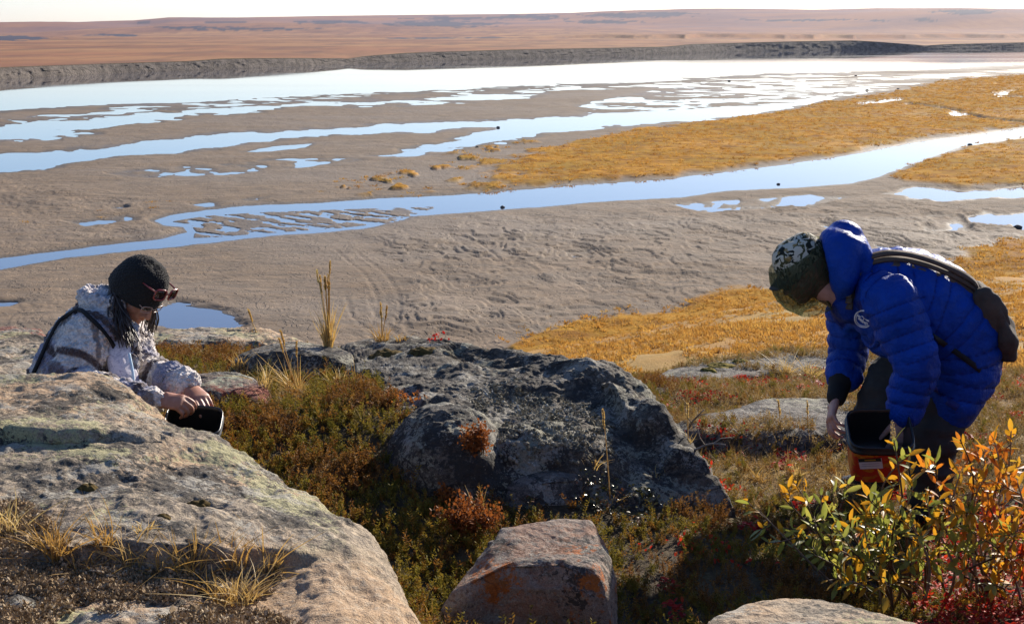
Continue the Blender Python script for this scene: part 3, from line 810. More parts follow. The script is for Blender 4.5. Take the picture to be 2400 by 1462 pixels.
M_heath = make_leafmat('dry_heath', [(0, (.13, .075, .025)), (.35, (.27, .165, .055)), (.6, (.36, .25, .10)), (.8, (.20, .13, .035)), (1, (.42, .33, .19))], .7, .3)
M_sedge = make_leafmat('ochre_sedge', [(0, (.28, .13, .03)), (.4, (.44, .23, .05)), (.7, (.52, .31, .085)), (1, (.34, .24, .07))], .8, .45, .1)
M_red = None
M_bear = make_leafmat('bearberry_leaf', [(0, (.16, .012, .010)), (.5, (.42, .022, .016)), (.8, (.55, .05, .02)), (1, (.30, .09, .02))], .6, .4, .15)
M_ling = make_leafmat('lingonberry_leaf', [(0, (.035, .040, .012)), (.5, (.07, .068, .02)), (.85, (.15, .06, .03)), (1, (.28, .05, .03))], .34, .15, .4)
M_moss = make_leafmat('dry_moss', [(0, (.13, .09, .052)), (.4, (.25, .175, .10)), (.7, (.34, .245, .15)), (1, (.46, .39, .28))], .9, .05, .1)
M_straw = make_leafmat('straw', [(0, (.36, .20, .055)), (.4, (.52, .33, .10)), (.75, (.58, .42, .17)), (1, (.40, .34, .09))], .55, .35)
M_birch = make_leafmat('dwarf_birch_leaf', [(0, (.18, .058, .018)), (.5, (.30, .10, .025)), (.8, (.34, .15, .035)), (1, (.16, .10, .03))], .6, .4, .15)
M_twig = simple('twig_bark', (.10, .065, .045), .8, .2, .4, 90, .5)
M_twig2 = simple('grey_twig', (.22, .18, .14), .8, .2, .3, 90, .5)

class MB:
    """collects vertices and faces"""
    def __init__(s): s.v = []; s.f = []
    def blade(s, p, d, L, w, bend, n=4, twist=0.0, tip=.05):
        p = np.array(p, float); d = np.array(d, float); d /= np.linalg.norm(d) + 1e-9
        side = np.cross(d, (0, 0, 1)); 
        if np.linalg.norm(side) < 1e-3: side = np.array([math.cos(twist), math.sin(twist), 0])
        side /= np.linalg.norm(side)
        if twist:
            side = side * math.cos(twist) + np.cross(d, side) * math.sin(twist)
        b = np.array(bend, float); i0 = len(s.v)
        for k in range(n + 1):
            q = k / n
            c = p + d * L * q + b * L * q * q
            ww = w * ((1 - q) ** .6 if k else .6) + w * tip
            s.v += [c - side * ww / 2, c + side * ww / 2]
        for k in range(n):
            s.f.append((i0 + 2*k, i0 + 2*k + 1, i0 + 2*k + 3, i0 + 2*k + 2))
    def leaf(s, p, d, nrm, L, w, fold=.15, curl=.1):
        p = np.array(p, float); d = np.array(d, float); d /= np.linalg.norm(d) + 1e-9
        nrm = np.array(nrm, float); side = np.cross(d, nrm); side /= np.linalg.norm(side) + 1e-9
        up = np.cross(side, d); i0 = len(s.v)
        prof = [(0, .10), (.25, .75), (.5, 1.0), (.78, .7), (1, .04)]
        for q, k in prof:
            c = p + d * L * q - up * curl * L * q * q
            s.v += [c - side * w/2 * k + up * fold * w * k, c, c + side * w/2 * k + up * fold * w * k]
        for k in range(4):
            a = i0 + 3*k
            s.f += [(a, a+1, a+4, a+3), (a+1, a+2, a+5, a+4)]
    def tri_leaf(s, p, d, L, w):
        d = np.array(d, float); d /= np.linalg.norm(d) + 1e-9
        side = np.cross(d, rng.normal(size=3)); side /= np.linalg.norm(side) + 1e-9
        p = np.array(p, float); i0 = len(s.v)
        s.v += [p, p + d*L*.5 + side*w/2, p + d*L, p + d*L*.5 - side*w/2]
        s.f.append((i0, i0+1, i0+2, i0+3))
    def tube(s, pts, rads, n=6, cap=True):
        pts = [np.array(p, float) for p in pts]; i0 = len(s.v)
        for k, p in enumerate(pts):
            t = pts[min(k+1, len(pts)-1)] - pts[max(k-1, 0)]
            t /= np.linalg.norm(t) + 1e-9
            a = np.cross(t, (0.31, .95, .02) if abs(t[1]) < .9 else (1, 0, 0)); a /= np.linalg.norm(a) + 1e-9
            b = np.cross(t, a)
            for j in range(n):
                an = 2*math.pi*j/n
                s.v.append(p + (a*math.cos(an) + b*math.sin(an)) * rads[k])
        for k in range(len(pts)-1):
            for j in range(n):
                j2 = (j+1) % n
                s.f.append((i0+k*n+j, i0+k*n+j2, i0+(k+1)*n+j2, i0+(k+1)*n+j))
        if cap:
            s.f.append(tuple(i0 + j for j in range(n))[::-1]); e = i0 + (len(pts)-1)*n
            s.f.append(tuple(e + j for j in range(n)))
    def lump(s, p, r, seed=0, n=1):
        bm = bmesh.new(); bmesh.ops.create_icosphere(bm, subdivisions=n, radius=1)
        i0 = len(s.v)
        for v in bm.verts:
            c = np.array(v.co); k = 1 + .35 * rng.normal() * .5
            s.v.append(np.array(p) + c * np.array(r) * k)
        s.f += [tuple(i0 + v.index for v in f.verts) for f in bm.faces]
        bm.free()
    def mesh(s, name, mat, smooth=True): return mesh_np(name, np.array(s.v), list(s.f), mat, smooth)

# ---- source sprigs, used only as instances
def src(name, mb, mat, smooth=True):
    return bpy.data.objects.new(name, mb.mesh(name, mat, smooth))
def rvec(a=1.0): return rng.normal(size=3) * a
crow, heath_s, sedge_s, bear_s, ling_s, moss_s = [], [], [], [], [], []
for k in range(5):
    m = MB()
    for s_ in range(4):
        p = np.array([rng.uniform(-.018, .018), rng.uniform(-.018, .018), -.01]); d = np.array([rng.normal() * .35, rng.normal() * .35, 1.]); L = rng.uniform(.035, .075)
        for q in np.linspace(.2, 1, 11):
            c = p + d * L * q; a = rng.uniform(0, 6.28)
            for w_ in range(2):
                m.tri_leaf(c, (math.cos(a + w_ * 3), math.sin(a + w_ * 3), .7), rng.uniform(.008, .012), .0042)
        m.blade(p, d, L, .002, (0, 0, 0), 1)
    crow.append(src('crowberry_sprig', m, M_crow if k < 3 else M_crow2))
for k in range(5):
    m = MB()
    for s_ in range(9):
        a = rng.uniform(0, 6.28); t = rng.uniform(.15, 1.3)
        m.blade((rng.uniform(-.02, .02), rng.uniform(-.02, .02), -.01), (math.cos(a) * t, math.sin(a) * t, 1), rng.uniform(.035, .09), .0028, rvec(.35) * (1, 1, .3), 3)
    for s_ in range(14):
        m.tri_leaf(np.array([rng.uniform(-.03, .03), rng.uniform(-.03, .03), rng.uniform(.0, .03)]), rvec() + (0, 0, .6), .012, .006)
    heath_s.append(src('heath_sprig', m, M_heath))
for k in range(4):
    m = MB()
    for s_ in range(34):
        a = rng.uniform(0, 6.28); t = rng.uniform(.1, 1.1); r_ = rng.uniform(0, .22)
        m.blade((math.cos(a) * r_, math.sin(a) * r_, -.02), (math.cos(a) * t, math.sin(a) * t, 1), rng.uniform(.045, .11), .032, rvec(.3) * (1, 1, .3), 2)
    sedge_s.append(src('sedge_tuft_source', m, M_sedge))
for k in range(3):
    m = MB()
    for s_ in range(9):
        a = rng.uniform(0, 6.28)
        m.leaf(np.array([rng.uniform(-.025, .025), rng.uniform(-.025, .025), rng.uniform(.005, .03)]), (math.cos(a), math.sin(a), rng.uniform(.0, .8)), (rng.normal() * .4, rng.normal() * .4, 1), rng.uniform(.016, .026), .011)
    bear_s.append(src('bearberry_sprig', m, M_bear))
for k in range(3):
    m = MB()
    for s_ in range(14):
        a = rng.uniform(0, 6.28)
        m.leaf(np.array([rng.uniform(-.03, .03), rng.uniform(-.03, .03), rng.uniform(.0, .035)]), (math.cos(a), math.sin(a), rng.uniform(.1, 1)), (rng.normal() * .7, rng.normal() * .7, 1), rng.uniform(.010, .016), .007)
    ling_s.append(src('lingonberry_sprig', m, M_ling))
for k in range(4):
    m = MB()
    for s_ in range(3):
        m.lump((rng.uniform(-.02, .02), rng.uniform(-.02, .02), rng.uniform(-.005, .002)), (rng.uniform(.004, .009), rng.uniform(.004, .009), rng.uniform(.003, .006)))
    for s_ in range(30): m.tri_leaf((rng.uniform(-.02, .02), rng.uniform(-.02, .02), .004), rvec() + (0, 0, .8), .010, .005)
    moss_s.append(src('moss_crumb', m, M_moss, False))

def scatter(name, label, pts, scl, sources, tilt=.25, pick_=None):
    """a mass nobody could count: instances of sprigs on points"""
    pts = np.asarray(pts, np.float32); n = len(pts)
    me = bpy.data.meshes.new(name)
    me.vertices.add(n); me.vertices.foreach_set('co', pts.ravel())
    rot = np.stack([rng.normal(size=n) * tilt, rng.normal(size=n) * tilt, rng.uniform(0, 6.28, n)], 1).astype(np.float32)
    a = me.attributes.new('rot', 'FLOAT_VECTOR', 'POINT'); a.data.foreach_set('vector', rot.ravel())
    a = me.attributes.new('scl', 'FLOAT', 'POINT'); a.data.foreach_set('value', np.asarray(scl, np.float32) * np.ones(n, np.float32))
    a = me.attributes.new('pick', 'INT', 'POINT'); a.data.foreach_set('value', (rng.integers(0, len(sources), n) if pick_ is None else pick_).astype(np.int32))
    me.update()
    o = link(name, me, None, label, None, None, 'stuff')
    ng = bpy.data.node_groups.new(name + '_scatter', 'GeometryNodeTree')
    ng.interface.new_socket('Geometry', in_out='INPUT', socket_type='NodeSocketGeometry')
    ng.interface.new_socket('Geometry', in_out='OUTPUT', socket_type='NodeSocketGeometry')
    N = ng.nodes; L = ng.links
    gi = N.new('NodeGroupInput'); go = N.new('NodeGroupOutput')
    iop = N.new('GeometryNodeInstanceOnPoints')
    g2i = N.new('GeometryNodeGeometryToInstance')
    for s in reversed(sources):
        oi = N.new('GeometryNodeObjectInfo'); oi.inputs['Object'].default_value = s
        L.new(oi.outputs['Geometry'], g2i.inputs[0])
    def na(nm, ty):
        x = N.new('GeometryNodeInputNamedAttribute'); x.data_type = ty; x.inputs['Name'].default_value = nm
        return x.outputs['Attribute']
    L.new(gi.outputs[0], iop.inputs['Points'])
    L.new(g2i.outputs[0], iop.inputs['Instance'])
    iop.inputs['Pick Instance'].default_value = True
    L.new(na('pick', 'INT'), iop.inputs['Instance Index'])
    e2r = N.new('FunctionNodeEulerToRotation'); L.new(na('rot', 'FLOAT_VECTOR'), e2r.inputs[0])
    L.new(e2r.outputs[0], iop.inputs['Rotation'])
    L.new(na('scl', 'FLOAT'), iop.inputs['Scale'])
    L.new(iop.outputs[0], go.inputs[0])
    md = o.modifiers.new('scatter', 'NODES'); md.node_group = ng
    return o

# ---- drop candidate points over the near hillside
def drops(n, x0, x1, y0, y1):
    xs = rng.uniform(x0, x1, n); ys = rng.uniform(y0, y1, n)
    out = []; own = []
    for x, y in zip(xs, ys):
        if abs(x) > .62 * y + .4: continue
        l, nn, o = drop(x, y)
        if l is None: continue
        out.append(l); own.append(o)
    return np.array(out), np.array(own)
pts, own = drops(46000, -3.2, 4.2, 2.6, 9.6)
pu2, pv2 = proj(pts)
names0 = [n[0].get('label', '') for n in NEAR]
grow = np.array([n.startswith('flat weathered') or n.startswith('mossy grey') for n in names0])[own] & (fbm(pts[:, 0] * 2.6, pts[:, 1] * 2.6, seed=205, oct=3) > .12)
og = (own == 0) | grow
nz = fbm(pts[:, 0] * 2.2, pts[:, 1] * 2.2, seed=201, oct=3)
nz2 = fbm(pts[:, 0] * 4.2, pts[:, 1] * 4.2, seed=202, oct=3)
right = (pu2 > 1590 + 60 * nz) & (pv2 < 1170 + 40 * nz) & (pts[:, 0] > .4)
shade = (pu2 > 1430) & ~right
pick = rng.uniform(size=len(pts))
redz = ((nz2 > .34) & (pick < .6)) | ((pu2 > 2150) & (pv2 > 1180) & (pick < .55))
backl = (pu2 < 640) & (pv2 < 870)
lingp = np.array([(1190,1140),(1330,1090),(1470,1120),(1560,1180),(1500,1250),(1400,1215),(1300,1205),(1180,1200)], float)
is_ling = (og | np.array(['in the middle' in n for n in names0])[own]) & (sdist(pu2, pv2, lingp) + 25 * nz2 > 0) & (pick < .8)
is_bear = (own == 0) & ~is_ling & redz & (pu2 > 1560)
is_heath = og & ~is_ling & ~is_bear & (right | (backl & (nz2 > .05)))
is_crow = og & ~is_ling & ~is_bear & ~is_heath
sel = is_crow & ((nz2 > -.30) | (rng.uniform(size=len(pts)) < .35))
rusty = fbm(pts[sel][:, 0] * 3.2, pts[sel][:, 1] * 3.2, seed=209, oct=3) + rng.normal(size=sel.sum()) * .12 + np.where(pv2[sel] < 960, .12, 0)
pk = np.where(rusty > .24, rng.integers(3, 5, sel.sum()), np.where((rusty < -.28) & (pv2[sel] < 1000), 5, rng.integers(0, 3, sel.sum())))
scatter('crowberry_mat', 'olive and rust crowberry filling the hollow between the rocks', pts[sel], rng.uniform(.7, 1.35, sel.sum()) * np.where(shade[sel], .8, 1.), crow + heath_s[:1], .35, pk)
sel = is_heath
scatter('dry_heath', 'dry golden heath around the bending person', pts[sel], rng.uniform(.6, 1.1, sel.sum()), heath_s + crow[:1], .3)
scatter('bearberry', 'crimson bearberry leaves among the heath', pts[is_bear], rng.uniform(.7, 1.3, is_bear.sum()), bear_s, .3)
scatter('lingonberry', 'glossy small leaved lingonberry at the foot of the outcrop', pts[is_ling], rng.uniform(.8, 1.4, is_ling.sum()), ling_s, .3)
# moss on the slab and crevices
mp, mo = drops(26000, -2.0, .1, 2.3, 3.6)
mu, mv = proj(mp)
names = [n[0].get('label', '') for n in NEAR]
mossp = np.array([(-700,1180),(60,1190),(140,1290),(300,1310),(430,1330),(560,1330),(640,1350),(600,1410),(420,1400),(250,1408),(120,1440),(80,1600),(-700,1600)], float)
mn = fbm(mp[:, 0] * 5, mp[:, 1] * 5, seed=211, oct=4)
moss2 = np.array([(400,1450),(480,1432),(620,1440),(700,1462),(760,1500),(400,1520)], float)
msel = ((sdist(mu, mv, mossp) + 45 * mn > 0) | (sdist(mu, mv, moss2) + 20 * mn > 0)) & (np.array([n.startswith('broad tan') for n in names])[mo])
scatter('dry_moss', 'crumbly brown moss and lichen on the foreground slab', mp[msel], rng.uniform(.5, 1.15, msel.sum()), moss_s, .4)
# moss and sprigs on the dark outcrop's hollow
cp_, co_ = drops(16000, -.6, 1.3, 4.6, 7.2)
cu_, cv_ = proj(cp_)
cn = fbm(cp_[:, 0] * 4, cp_[:, 1] * 4, seed=221, oct=4)
oc = np.array([(1120,940),(1200,900),(1330,930),(1420,1000),(1440,1070),(1340,1090),(1150,1070)], float)
on_oc = np.array(['in the middle' in n for n in names])[co_]
csel = on_oc & (((sdist(cu_, cv_, oc) + 60 * cn > 0) & (cn > -.25))) & (rng.uniform(size=len(cn)) < .4)
M_moss2 = make_leafmat('grey_lichen_tuft', [(0, (.08, .072, .055)), (.4, (.15, .135, .10)), (.7, (.24, .22, .17)), (1, (.42, .41, .36))], .9, .05, .1)
lich_s = []
for k in range(3):
    m = MB()
    for s_ in range(12): m.tri_leaf((rng.uniform(-.02, .02), rng.uniform(-.02, .02), -.003), rvec() + (0, 0, 1.2), rng.uniform(.012, .02), .007)
    for s_ in range(3): m.lump((rng.uniform(-.018, .018), rng.uniform(-.018, .018), 0), (.008, .008, .008))
    lich_s.append(src('lichen_tuft', m, M_moss2, False))
scatter('lichen_cover', 'grey tufted lichen in the hollow of the dark outcrop', cp_[csel], rng.uniform(.5, 1.2, csel.sum()), lich_s, .4)

# ---- meadow sedge on the flats and the slope
Aw = np.abs(np.gradient(WX, axis=1) * np.gradient(WY, axis=0))
inview = (U > -150) & (U < 2550) & (V < 830)
dens = gm * Aw * np.clip(1.6 * (90 / np.maximum(WY, 30)) ** .8, .12, 2.2) * inview * np.where(V > 560, 3.2, 1.0)
cnt = rng.poisson(np.minimum(dens, 6))
ii = np.where(cnt > 0)
rep = cnt[ii]
mx = np.repeat(WX[ii], rep) + rng.normal(size=rep.sum()) * .4; my = np.repeat(WY[ii], rep) + rng.normal(size=rep.sum()) * .6; mz = np.repeat(FZ[ii], rep)
k = rng.permutation(len(mx))[:24000]
scatter('meadow_sedge', 'ochre sedge carpeting the meadow on the flats', np.stack([mx, my, mz - .02], -1)[k], rng.uniform(.8, 2.3, len(k)) * np.clip((my[k] / 110) ** .4, .6, 2.2), sedge_s, .15)
n = 15000
sx = []; 
dd = np.exp(rng.uniform(math.log(10), math.log(70), n * 2)); uu = rng.uniform(1150, 2600, n * 2)
X_ = (uu - CU) / F * dd; Z_ = ground_z(X_, dd)
keep = (Z_ > ZW + .0) & (fbm(X_ * .5, dd * .3, seed=231, oct=3) > np.where(dd > 26, -.16, -.36))
kp = np.where(keep)[0][:n]
scatter('slope_sedge', 'ochre sedge on the slope behind the bending person', np.stack([X_[kp], dd[kp], Z_[kp]], -1), rng.uniform(.45, 1.1, len(kp)) * np.clip((dd[kp] / 40) ** .6, .35, 1.3), sedge_s, .2)
# ================================================================ PEOPLE
def catmull(p, n):
    p = np.asarray(p, float); m = len(p)
    t = np.linspace(0, m - 1, n); i = np.clip(t.astype(int), 0, m - 2); f = (t - i)[:, None]
    a = p[np.clip(i-1, 0, None)]; b = p[i]; c = p[i+1]; d = p[np.clip(i+2, None, m-1)]
    return .5 * (2*b + (c-a)*f + (2*a-5*b+4*c-d)*f*f + (3*b-a-3*c+d)*f**3)
def unit(v): v = np.asarray(v, float); return v / (np.linalg.norm(v) + 1e-12)
def limb(m, pts, rad, side=(0, 1, 0), n=18, ns=None, round_caps=True):
    """closed tapered tube through pts; rad = (across 'side', other way)"""
    pts = [np.asarray(p, float) for p in pts]
    rad = [(r, r) if np.isscalar(r) else r for r in rad]
    ns = ns or max(6, 6 * len(pts))
    c = catmull(pts, ns); r = catmull(np.array(rad), ns)
    tan = np.gradient(c, axis=0); tan /= np.linalg.norm(tan, axis=1)[:, None] + 1e-12
    if round_caps:
        pre_c, pre_r, post_c, post_r = [], [], [], []
        for a in (80, 55, 30):
            k = math.cos(R(a)); h = math.sin(R(a))
            pre_c.append(c[0] - tan[0] * min(r[0]) * h * .9); pre_r.append(r[0] * k)
            post_c.insert(0, c[-1] + tan[-1] * min(r[-1]) * h * .9); post_r.insert(0, r[-1] * k)
        c = np.concatenate([pre_c, c, post_c]); r = np.concatenate([pre_r, r, post_r])
        tan = np.concatenate([[tan[0]] * 3, tan, [tan[-1]] * 3])
    i0 = len(m.v); S = unit(side)
    for k in range(len(c)):
        a = S - tan[k] * (S @ tan[k]); a = unit(a); b = np.cross(tan[k], a)
        for j in range(n):
            an = 2 * math.pi * j / n
            m.v.append(c[k] + a * math.cos(an) * r[k][0] + b * math.sin(an) * r[k][1])
    for k in range(len(c) - 1):
        for j in range(n):
            j2 = (j + 1) % n
            m.f.append((i0+k*n+j, i0+k*n+j2, i0+(k+1)*n+j2, i0+(k+1)*n+j))
    m.f.append(tuple(i0 + j for j in range(n))[::-1]); e = i0 + (len(c)-1)*n
    m.f.append(tuple(e + j for j in range(n)))
def ball(m, c, r, ax=None, sub=3):
    ax = np.eye(3) if ax is None else np.asarray(ax)
    r = np.array([r, r, r]) if np.isscalar(r) else np.asarray(r)
    bm = bmesh.new(); bmesh.ops.create_icosphere(bm, subdivisions=sub, radius=1)
    i0 = len(m.v)
    for v in bm.verts: m.v.append(np.asarray(c) + (np.array(v.co) * r) @ ax)
    m.f += [tuple(i0 + v.index for v in f.verts) for f in bm.faces]
    bm.free()
def fuse(m, voxel, smooth=5, fac=.5):
    me = m.mesh('tmp', None)
    o = bpy.data.objects.new('tmp', me); COL.objects.link(o)
    r = o.modifiers.new('r', 'REMESH'); r.mode = 'VOXEL'; r.voxel_size = voxel
    s = o.modifiers.new('s', 'SMOOTH'); s.iterations = smooth; s.factor = fac
    dg = bpy.context.evaluated_depsgraph_get(); dg.update()
    ev = o.evaluated_get(dg); em = ev.to_mesh()
    n = len(em.vertices); v = np.zeros(n * 3, np.float32); em.vertices.foreach_get('co', v)
    nr = np.zeros(n * 3, np.float32); em.vertices.foreach_get('normal', nr)
    f = [tuple(p.vertices) for p in em.polygons]
    ev.to_mesh_clear(); bpy.data.objects.remove(o); bpy.data.meshes.remove(me)
    return v.reshape(-1, 3).astype(float), nr.reshape(-1, 3).astype(float), f
def bone_param(v, chain):
    """length along and distance from a polyline, for every vertex"""
    c = np.asarray(chain, float); best = np.full(len(v), 9e9); s = np.zeros(len(v)); acc = 0
    for a, b in zip(c[:-1], c[1:]):
        e = b - a; L = np.linalg.norm(e)
        t = np.clip(((v - a) @ e) / (L * L), 0, 1)
        d = np.linalg.norm(v - a - t[:, None] * e, axis=1)
        k = d < best; best[k] = d[k]; s[k] = acc + t[k] * L; acc += L
    return s, best

def head(m, c, fwd, up, s=1.0):
    """skull, jaw, nose, lips, brow and ears round the centre c"""
    f = unit(fwd); u = unit(np.asarray(up) - f * (np.asarray(up) @ f)); r = np.cross(f, u)
    A = np.stack([r, f, u])
    L = lambda x, y, z: np.asarray(c) + (np.array([x, y, z]) * s) @ A
    ball(m, L(0, -.012, .028), np.array([.076, .096, .092]) * s, A)
    ball(m, L(0, .022, -.035), np.array([.064, .070, .078]) * s, A)          # face
    ball(m, L(0, .058, -.090), np.array([.034, .030, .026]) * s, A)          # chin
    for k in (-1, 1):
        ball(m, L(k*.042, .046, -.030), np.array([.026, .026, .024]) * s, A)  # cheek
        ball(m, L(k*.078, -.010, -.012), np.array([.008, .020, .032]) * s, A)  # ear
        ball(m, L(k*.026, .079, .022), np.array([.024, .012, .009]) * s, A)   # brow
        ball(m, L(k*.013, .092, -.036), np.array([.010, .010, .009]) * s, A)  # nostril
    limb(m, [L(0, .082, .018), L(0, .096, -.010), L(0, .107, -.034)], [(.009*s, .009*s), (.010*s, .011*s), (.012*s, .012*s)], r, 12)
    ball(m, L(0, .085, -.060), np.array([.023, .010, .007]) * s, A)           # lips
    ball(m, L(0, .083, -.070), np.array([.020, .010, .007]) * s, A)
    return L, A

def hand(m, w, d, nrm, curl, thumb=(.6, .5), s=1.0, right=1, spread=.12):
    """palm and five fingers: w wrist, d finger direction, nrm back-of-hand normal"""
    d = unit(d); nrm = unit(np.asarray(nrm) - d * (np.asarray(nrm) @ d)); x = np.cross(d, nrm) * right   # x: towards the thumb
    w = np.asarray(w, float)
    limb(m, [w - d*.02*s, w + d*.03*s, w + d*.085*s], [(.028*s, .020*s), (.036*s, .017*s), (.040*s, .014*s)], x, 16)
    lens = [(.042, .026, .020), (.046, .030, .021), (.043, .028, .020), (.033, .021, .018)]
    for i in range(4):
        p = w + d*(.086 - .004*abs(i-1))*s + x*(.029 - .0195*i)*s
        fd = unit(d + x*spread*(1.5 - i)*.5)
        pts = [p - fd*.02*s]; q = p.copy(); pts.append(q)
        ang = 0
        for L_, cu in zip(lens[i], curl[i] if isinstance(curl[0], (tuple, list)) else curl):
            ang += cu
            q = q + (fd*math.cos(ang) - nrm*math.sin(ang)) * L_ * s
            pts.append(q)
        rr = [.0095, .0095, .0088, .0080, .0066]
        limb(m, pts, [k*s*(1 - .08*(i == 3)) for k in rr], x, 10, 16)
    tb = w + d*.028*s + x*.030*s
    td = unit(d*(1 - thumb[0]) + x*thumb[0] - nrm*thumb[1]*.6)
    t2 = unit(td + d*.5 - nrm*thumb[1]*.6)
    limb(m, [tb - td*.015*s, tb + td*.030*s, tb + td*.030*s + t2*.030*s, tb + td*.030*s + t2*.052*s], [.013*s, .0115*s, .0098*s, .0075*s], nrm, 10, 14)

def make_skin(name, c1, c2):
    t = NT(name)
    n = t.noise(28, 4, .6)
    c = t.mix(t.ramp(n, [(.35, 0), (.65, 1)]), c1, c2)
    nm = t.bump(t.noise(160, 3), .25, .002)
    return t.done(t.principled(c, .48, nm, .4, Subsurface_Weight=.12, Subsurface_Scale=.01))
M_skin1 = make_skin('tan_skin', (.30, .13, .075), (.42, .20, .125))
M_skin2 = make_skin('fair_skin', (.36, .17, .12), (.46, .24, .18))
def make_cloth(name, col, rough=.8, scale=300, var=.2, spec=.3, bstr=.4, bd=.002):
    t = NT(name)
    n = t.noise(14, 4, .6); fi = t.noise(scale, 2, .5)
    c = t.mix(t.ramp(n, [(.3, 0), (.7, 1)]), tuple(x*(1-var) for x in col), tuple(min(1, x*(1+var)) for x in col))
    return t.done(t.principled(c, rough, t.bump(fi, bstr, bd, t.bump(n, .3, .01)), spec))
M_trouser = make_cloth('dark_trousers', (.028, .026, .022), .75)
M_black = simple('black_plastic', (.012, .012, .012), .35, .5, .2)
M_blackcloth = make_cloth('black_cloth', (.013, .012, .012), .85)
M_glass = simple('dark_lens', (.02, .012, .012), .12, .6, .1)
M_frame = simple('red_brown_frame', (.22, .035, .03), .25, .6, .15)
M_wire = simple('pale_spectacle_frame', (.38, .26, .22), .25, .6, .1)

# ---------------------------------------------------------------- the kneeling person on the left
W = lambda u, v, d: P(u, v, d)
wl = W(170, 1010, 5.42); wl[2] = drop(wl[0], wl[1])[0].z
woman = empty('person', wl, 'person kneeling in a plaid fleece jacket and black knit hat', 'person')
def child(name, parent, me, label=None, kind=None):
    o = bpy.data.objects.new(name, me); COL.objects.link(o)
    o.parent = parent
    o.matrix_parent_inverse = Matrix.Translation(parent.location).inverted() if parent.type == 'EMPTY' else Matrix()
    tag(o, label, None, None, kind)
    return o
hc = W(322, 684, 5.40)
hf, hu = unit((.60, -.44, -.62)), (.50, -.16, .85)
mb = MB()
HL, HA = head(mb, hc, hf, hu)
neck = W(266, 742, 5.44)
limb(mb, [neck, (neck + hc)/2 - (0, 0, .01), hc - (.01, 0, .02)], [.058, .052, .055])
tor = [W(150, 985, 5.45), W(165, 900, 5.44), W(205, 810, 5.44), W(250, 750, 5.44)]
limb(mb, tor, [.10, .10, .10, .07])
sh1, el1, wr1 = W(205, 800, 5.26), W(158, 905, 5.14), W(362, 938, 4.98)
sh2, el2, wr2 = W(300, 800, 5.60), W(335, 872, 5.46), W(440, 902, 5.16)
limb(mb, [W(250, 780, 5.42), sh1, el1, (el1+wr1)/2, wr1], [.05, .05, .042, .038, .028])
limb(mb, [W(250, 780, 5.42), sh2, el2, (el2+wr2)/2, wr2], [.05, .05, .042, .038, .028])
# near hand pinching, far hand open over the pail
d1 = unit(W(440, 944, 4.94) - wr1); hand(mb, wr1 + d1*.025, d1, (-.05, -.55, .8), [(.75, .7, .5), (.9, .9, .6), (1.0, .95, .6), (1.0, .9, .6)], (.35, .9), .95, -1)
d2 = unit(W(497, 958, 5.02) - wr2); hand(mb, wr2 + d2*.022, d2, (.35, -.5, .8), [(.25, .3, .25), (.3, .35, .3), (.4, .4, .3), (.5, .4, .3)], (.35, .7), .95, 1)
# folded legs
for du_, dd in ((0, -.10), (20, .12)):
    hp = W(150 + du_, 985, 5.45 + dd); kn = W(290 + du_, 1050, 5.42 + dd); ft = W(110 + du_, 1075, 5.45 + dd)
    kn[2] = max(kn[2], ground_z(kn[0], kn[1]) + .07); ft[2] = ground_z(ft[0], ft[1]) + .07
    limb(mb, [hp, (hp+kn)/2, kn, kn + (-.03, 0, -.03), (kn+ft)/2, ft], [.08, .07, .055, .055, .05, .04])
v, nr, f = fuse(mb, .0042, 3)
child('body', woman, mesh_np('body', v, f, M_skin1))

# fleece jacket
jm = MB()
jt = [W(158, 990, 5.45), W(172, 900, 5.44), W(203, 815, 5.43), W(232, 755, 5.42), W(256, 715, 5.42)]
limb(jm, jt, [(.19, .165), (.185, .175), (.175, .155), (.14, .115), (.088, .085)], (0, 1, .1), 30, 30)
sl1 = [W(232, 770, 5.32), sh1, (sh1*.5+el1*.5), el1, el1*.6+wr1*.4, wr1]
sl2 = [W(260, 770, 5.52), sh2, (sh2*.5+el2*.5), el2, el2*.5+wr2*.5, wr2]
limb(jm, sl1, [.09, .098, .090, .084, .072, .052], (0, 0, 1), 22, 34)
limb(jm, sl2, [.09, .092, .084, .078, .066, .056], (0, 0, 1), 22, 34)
# upright collar round the neck
for k in range(13):
    a = math.pi * (k / 12) * 1.25 + math.pi * .42
    ce = W(263, 716, 5.42); rr = .102
    ball(jm, ce + np.array([math.cos(a)*rr, math.sin(a)*rr*.95, .022*math.cos(a)*-1 + .012]), (.030, .030, .044), None, 2)
limb(jm, [W(300, 770, 5.33), W(302, 820, 5.30), W(298, 880, 5.26), W(290, 960, 5.26)], [(.03, .045)]*4, (0, 1, 0), 12)    # front edges
v, nr, f = fuse(jm, .0052, 4)
s1, b1 = bone_param(v, jt); s2, b2 = bone_param(v, sl1); s3, b3 = bone_param(v, sl2)
b1 = b1 - .15; b2 = b2 - .085; b3 = b3 - .08
arm = np.minimum(b2, b3) < b1
sp_ = np.where(b2 < b3, s2, s3)
sa_ = np.where(arm, sp_, s1)
curl = vnoise(v[:, 0]*105, v[:, 1]*105, v[:, 2]*105, seed=5) * .0070 + vnoise(v[:, 0]*58, v[:, 1]*58, v[:, 2]*58, seed=6) * .0040
fold = fbm(v[:, 0]*13, v[:, 1]*13, v[:, 2]*20, seed=7, oct=3) * .008 + np.where(arm, np.sin(sp_*62 + 4*fbm(v[:, 0]*6, v[:, 1]*6, v[:, 2]*6, seed=8)) * .0055, 0)
v = v + nr * (curl + fold)[:, None]
band = .5 + .5*np.sin(sa_ * 2*math.pi/.205 + .8)
wob = fbm(v[:, 0]*16, v[:, 1]*16, v[:, 2]*16, seed=9, oct=3)
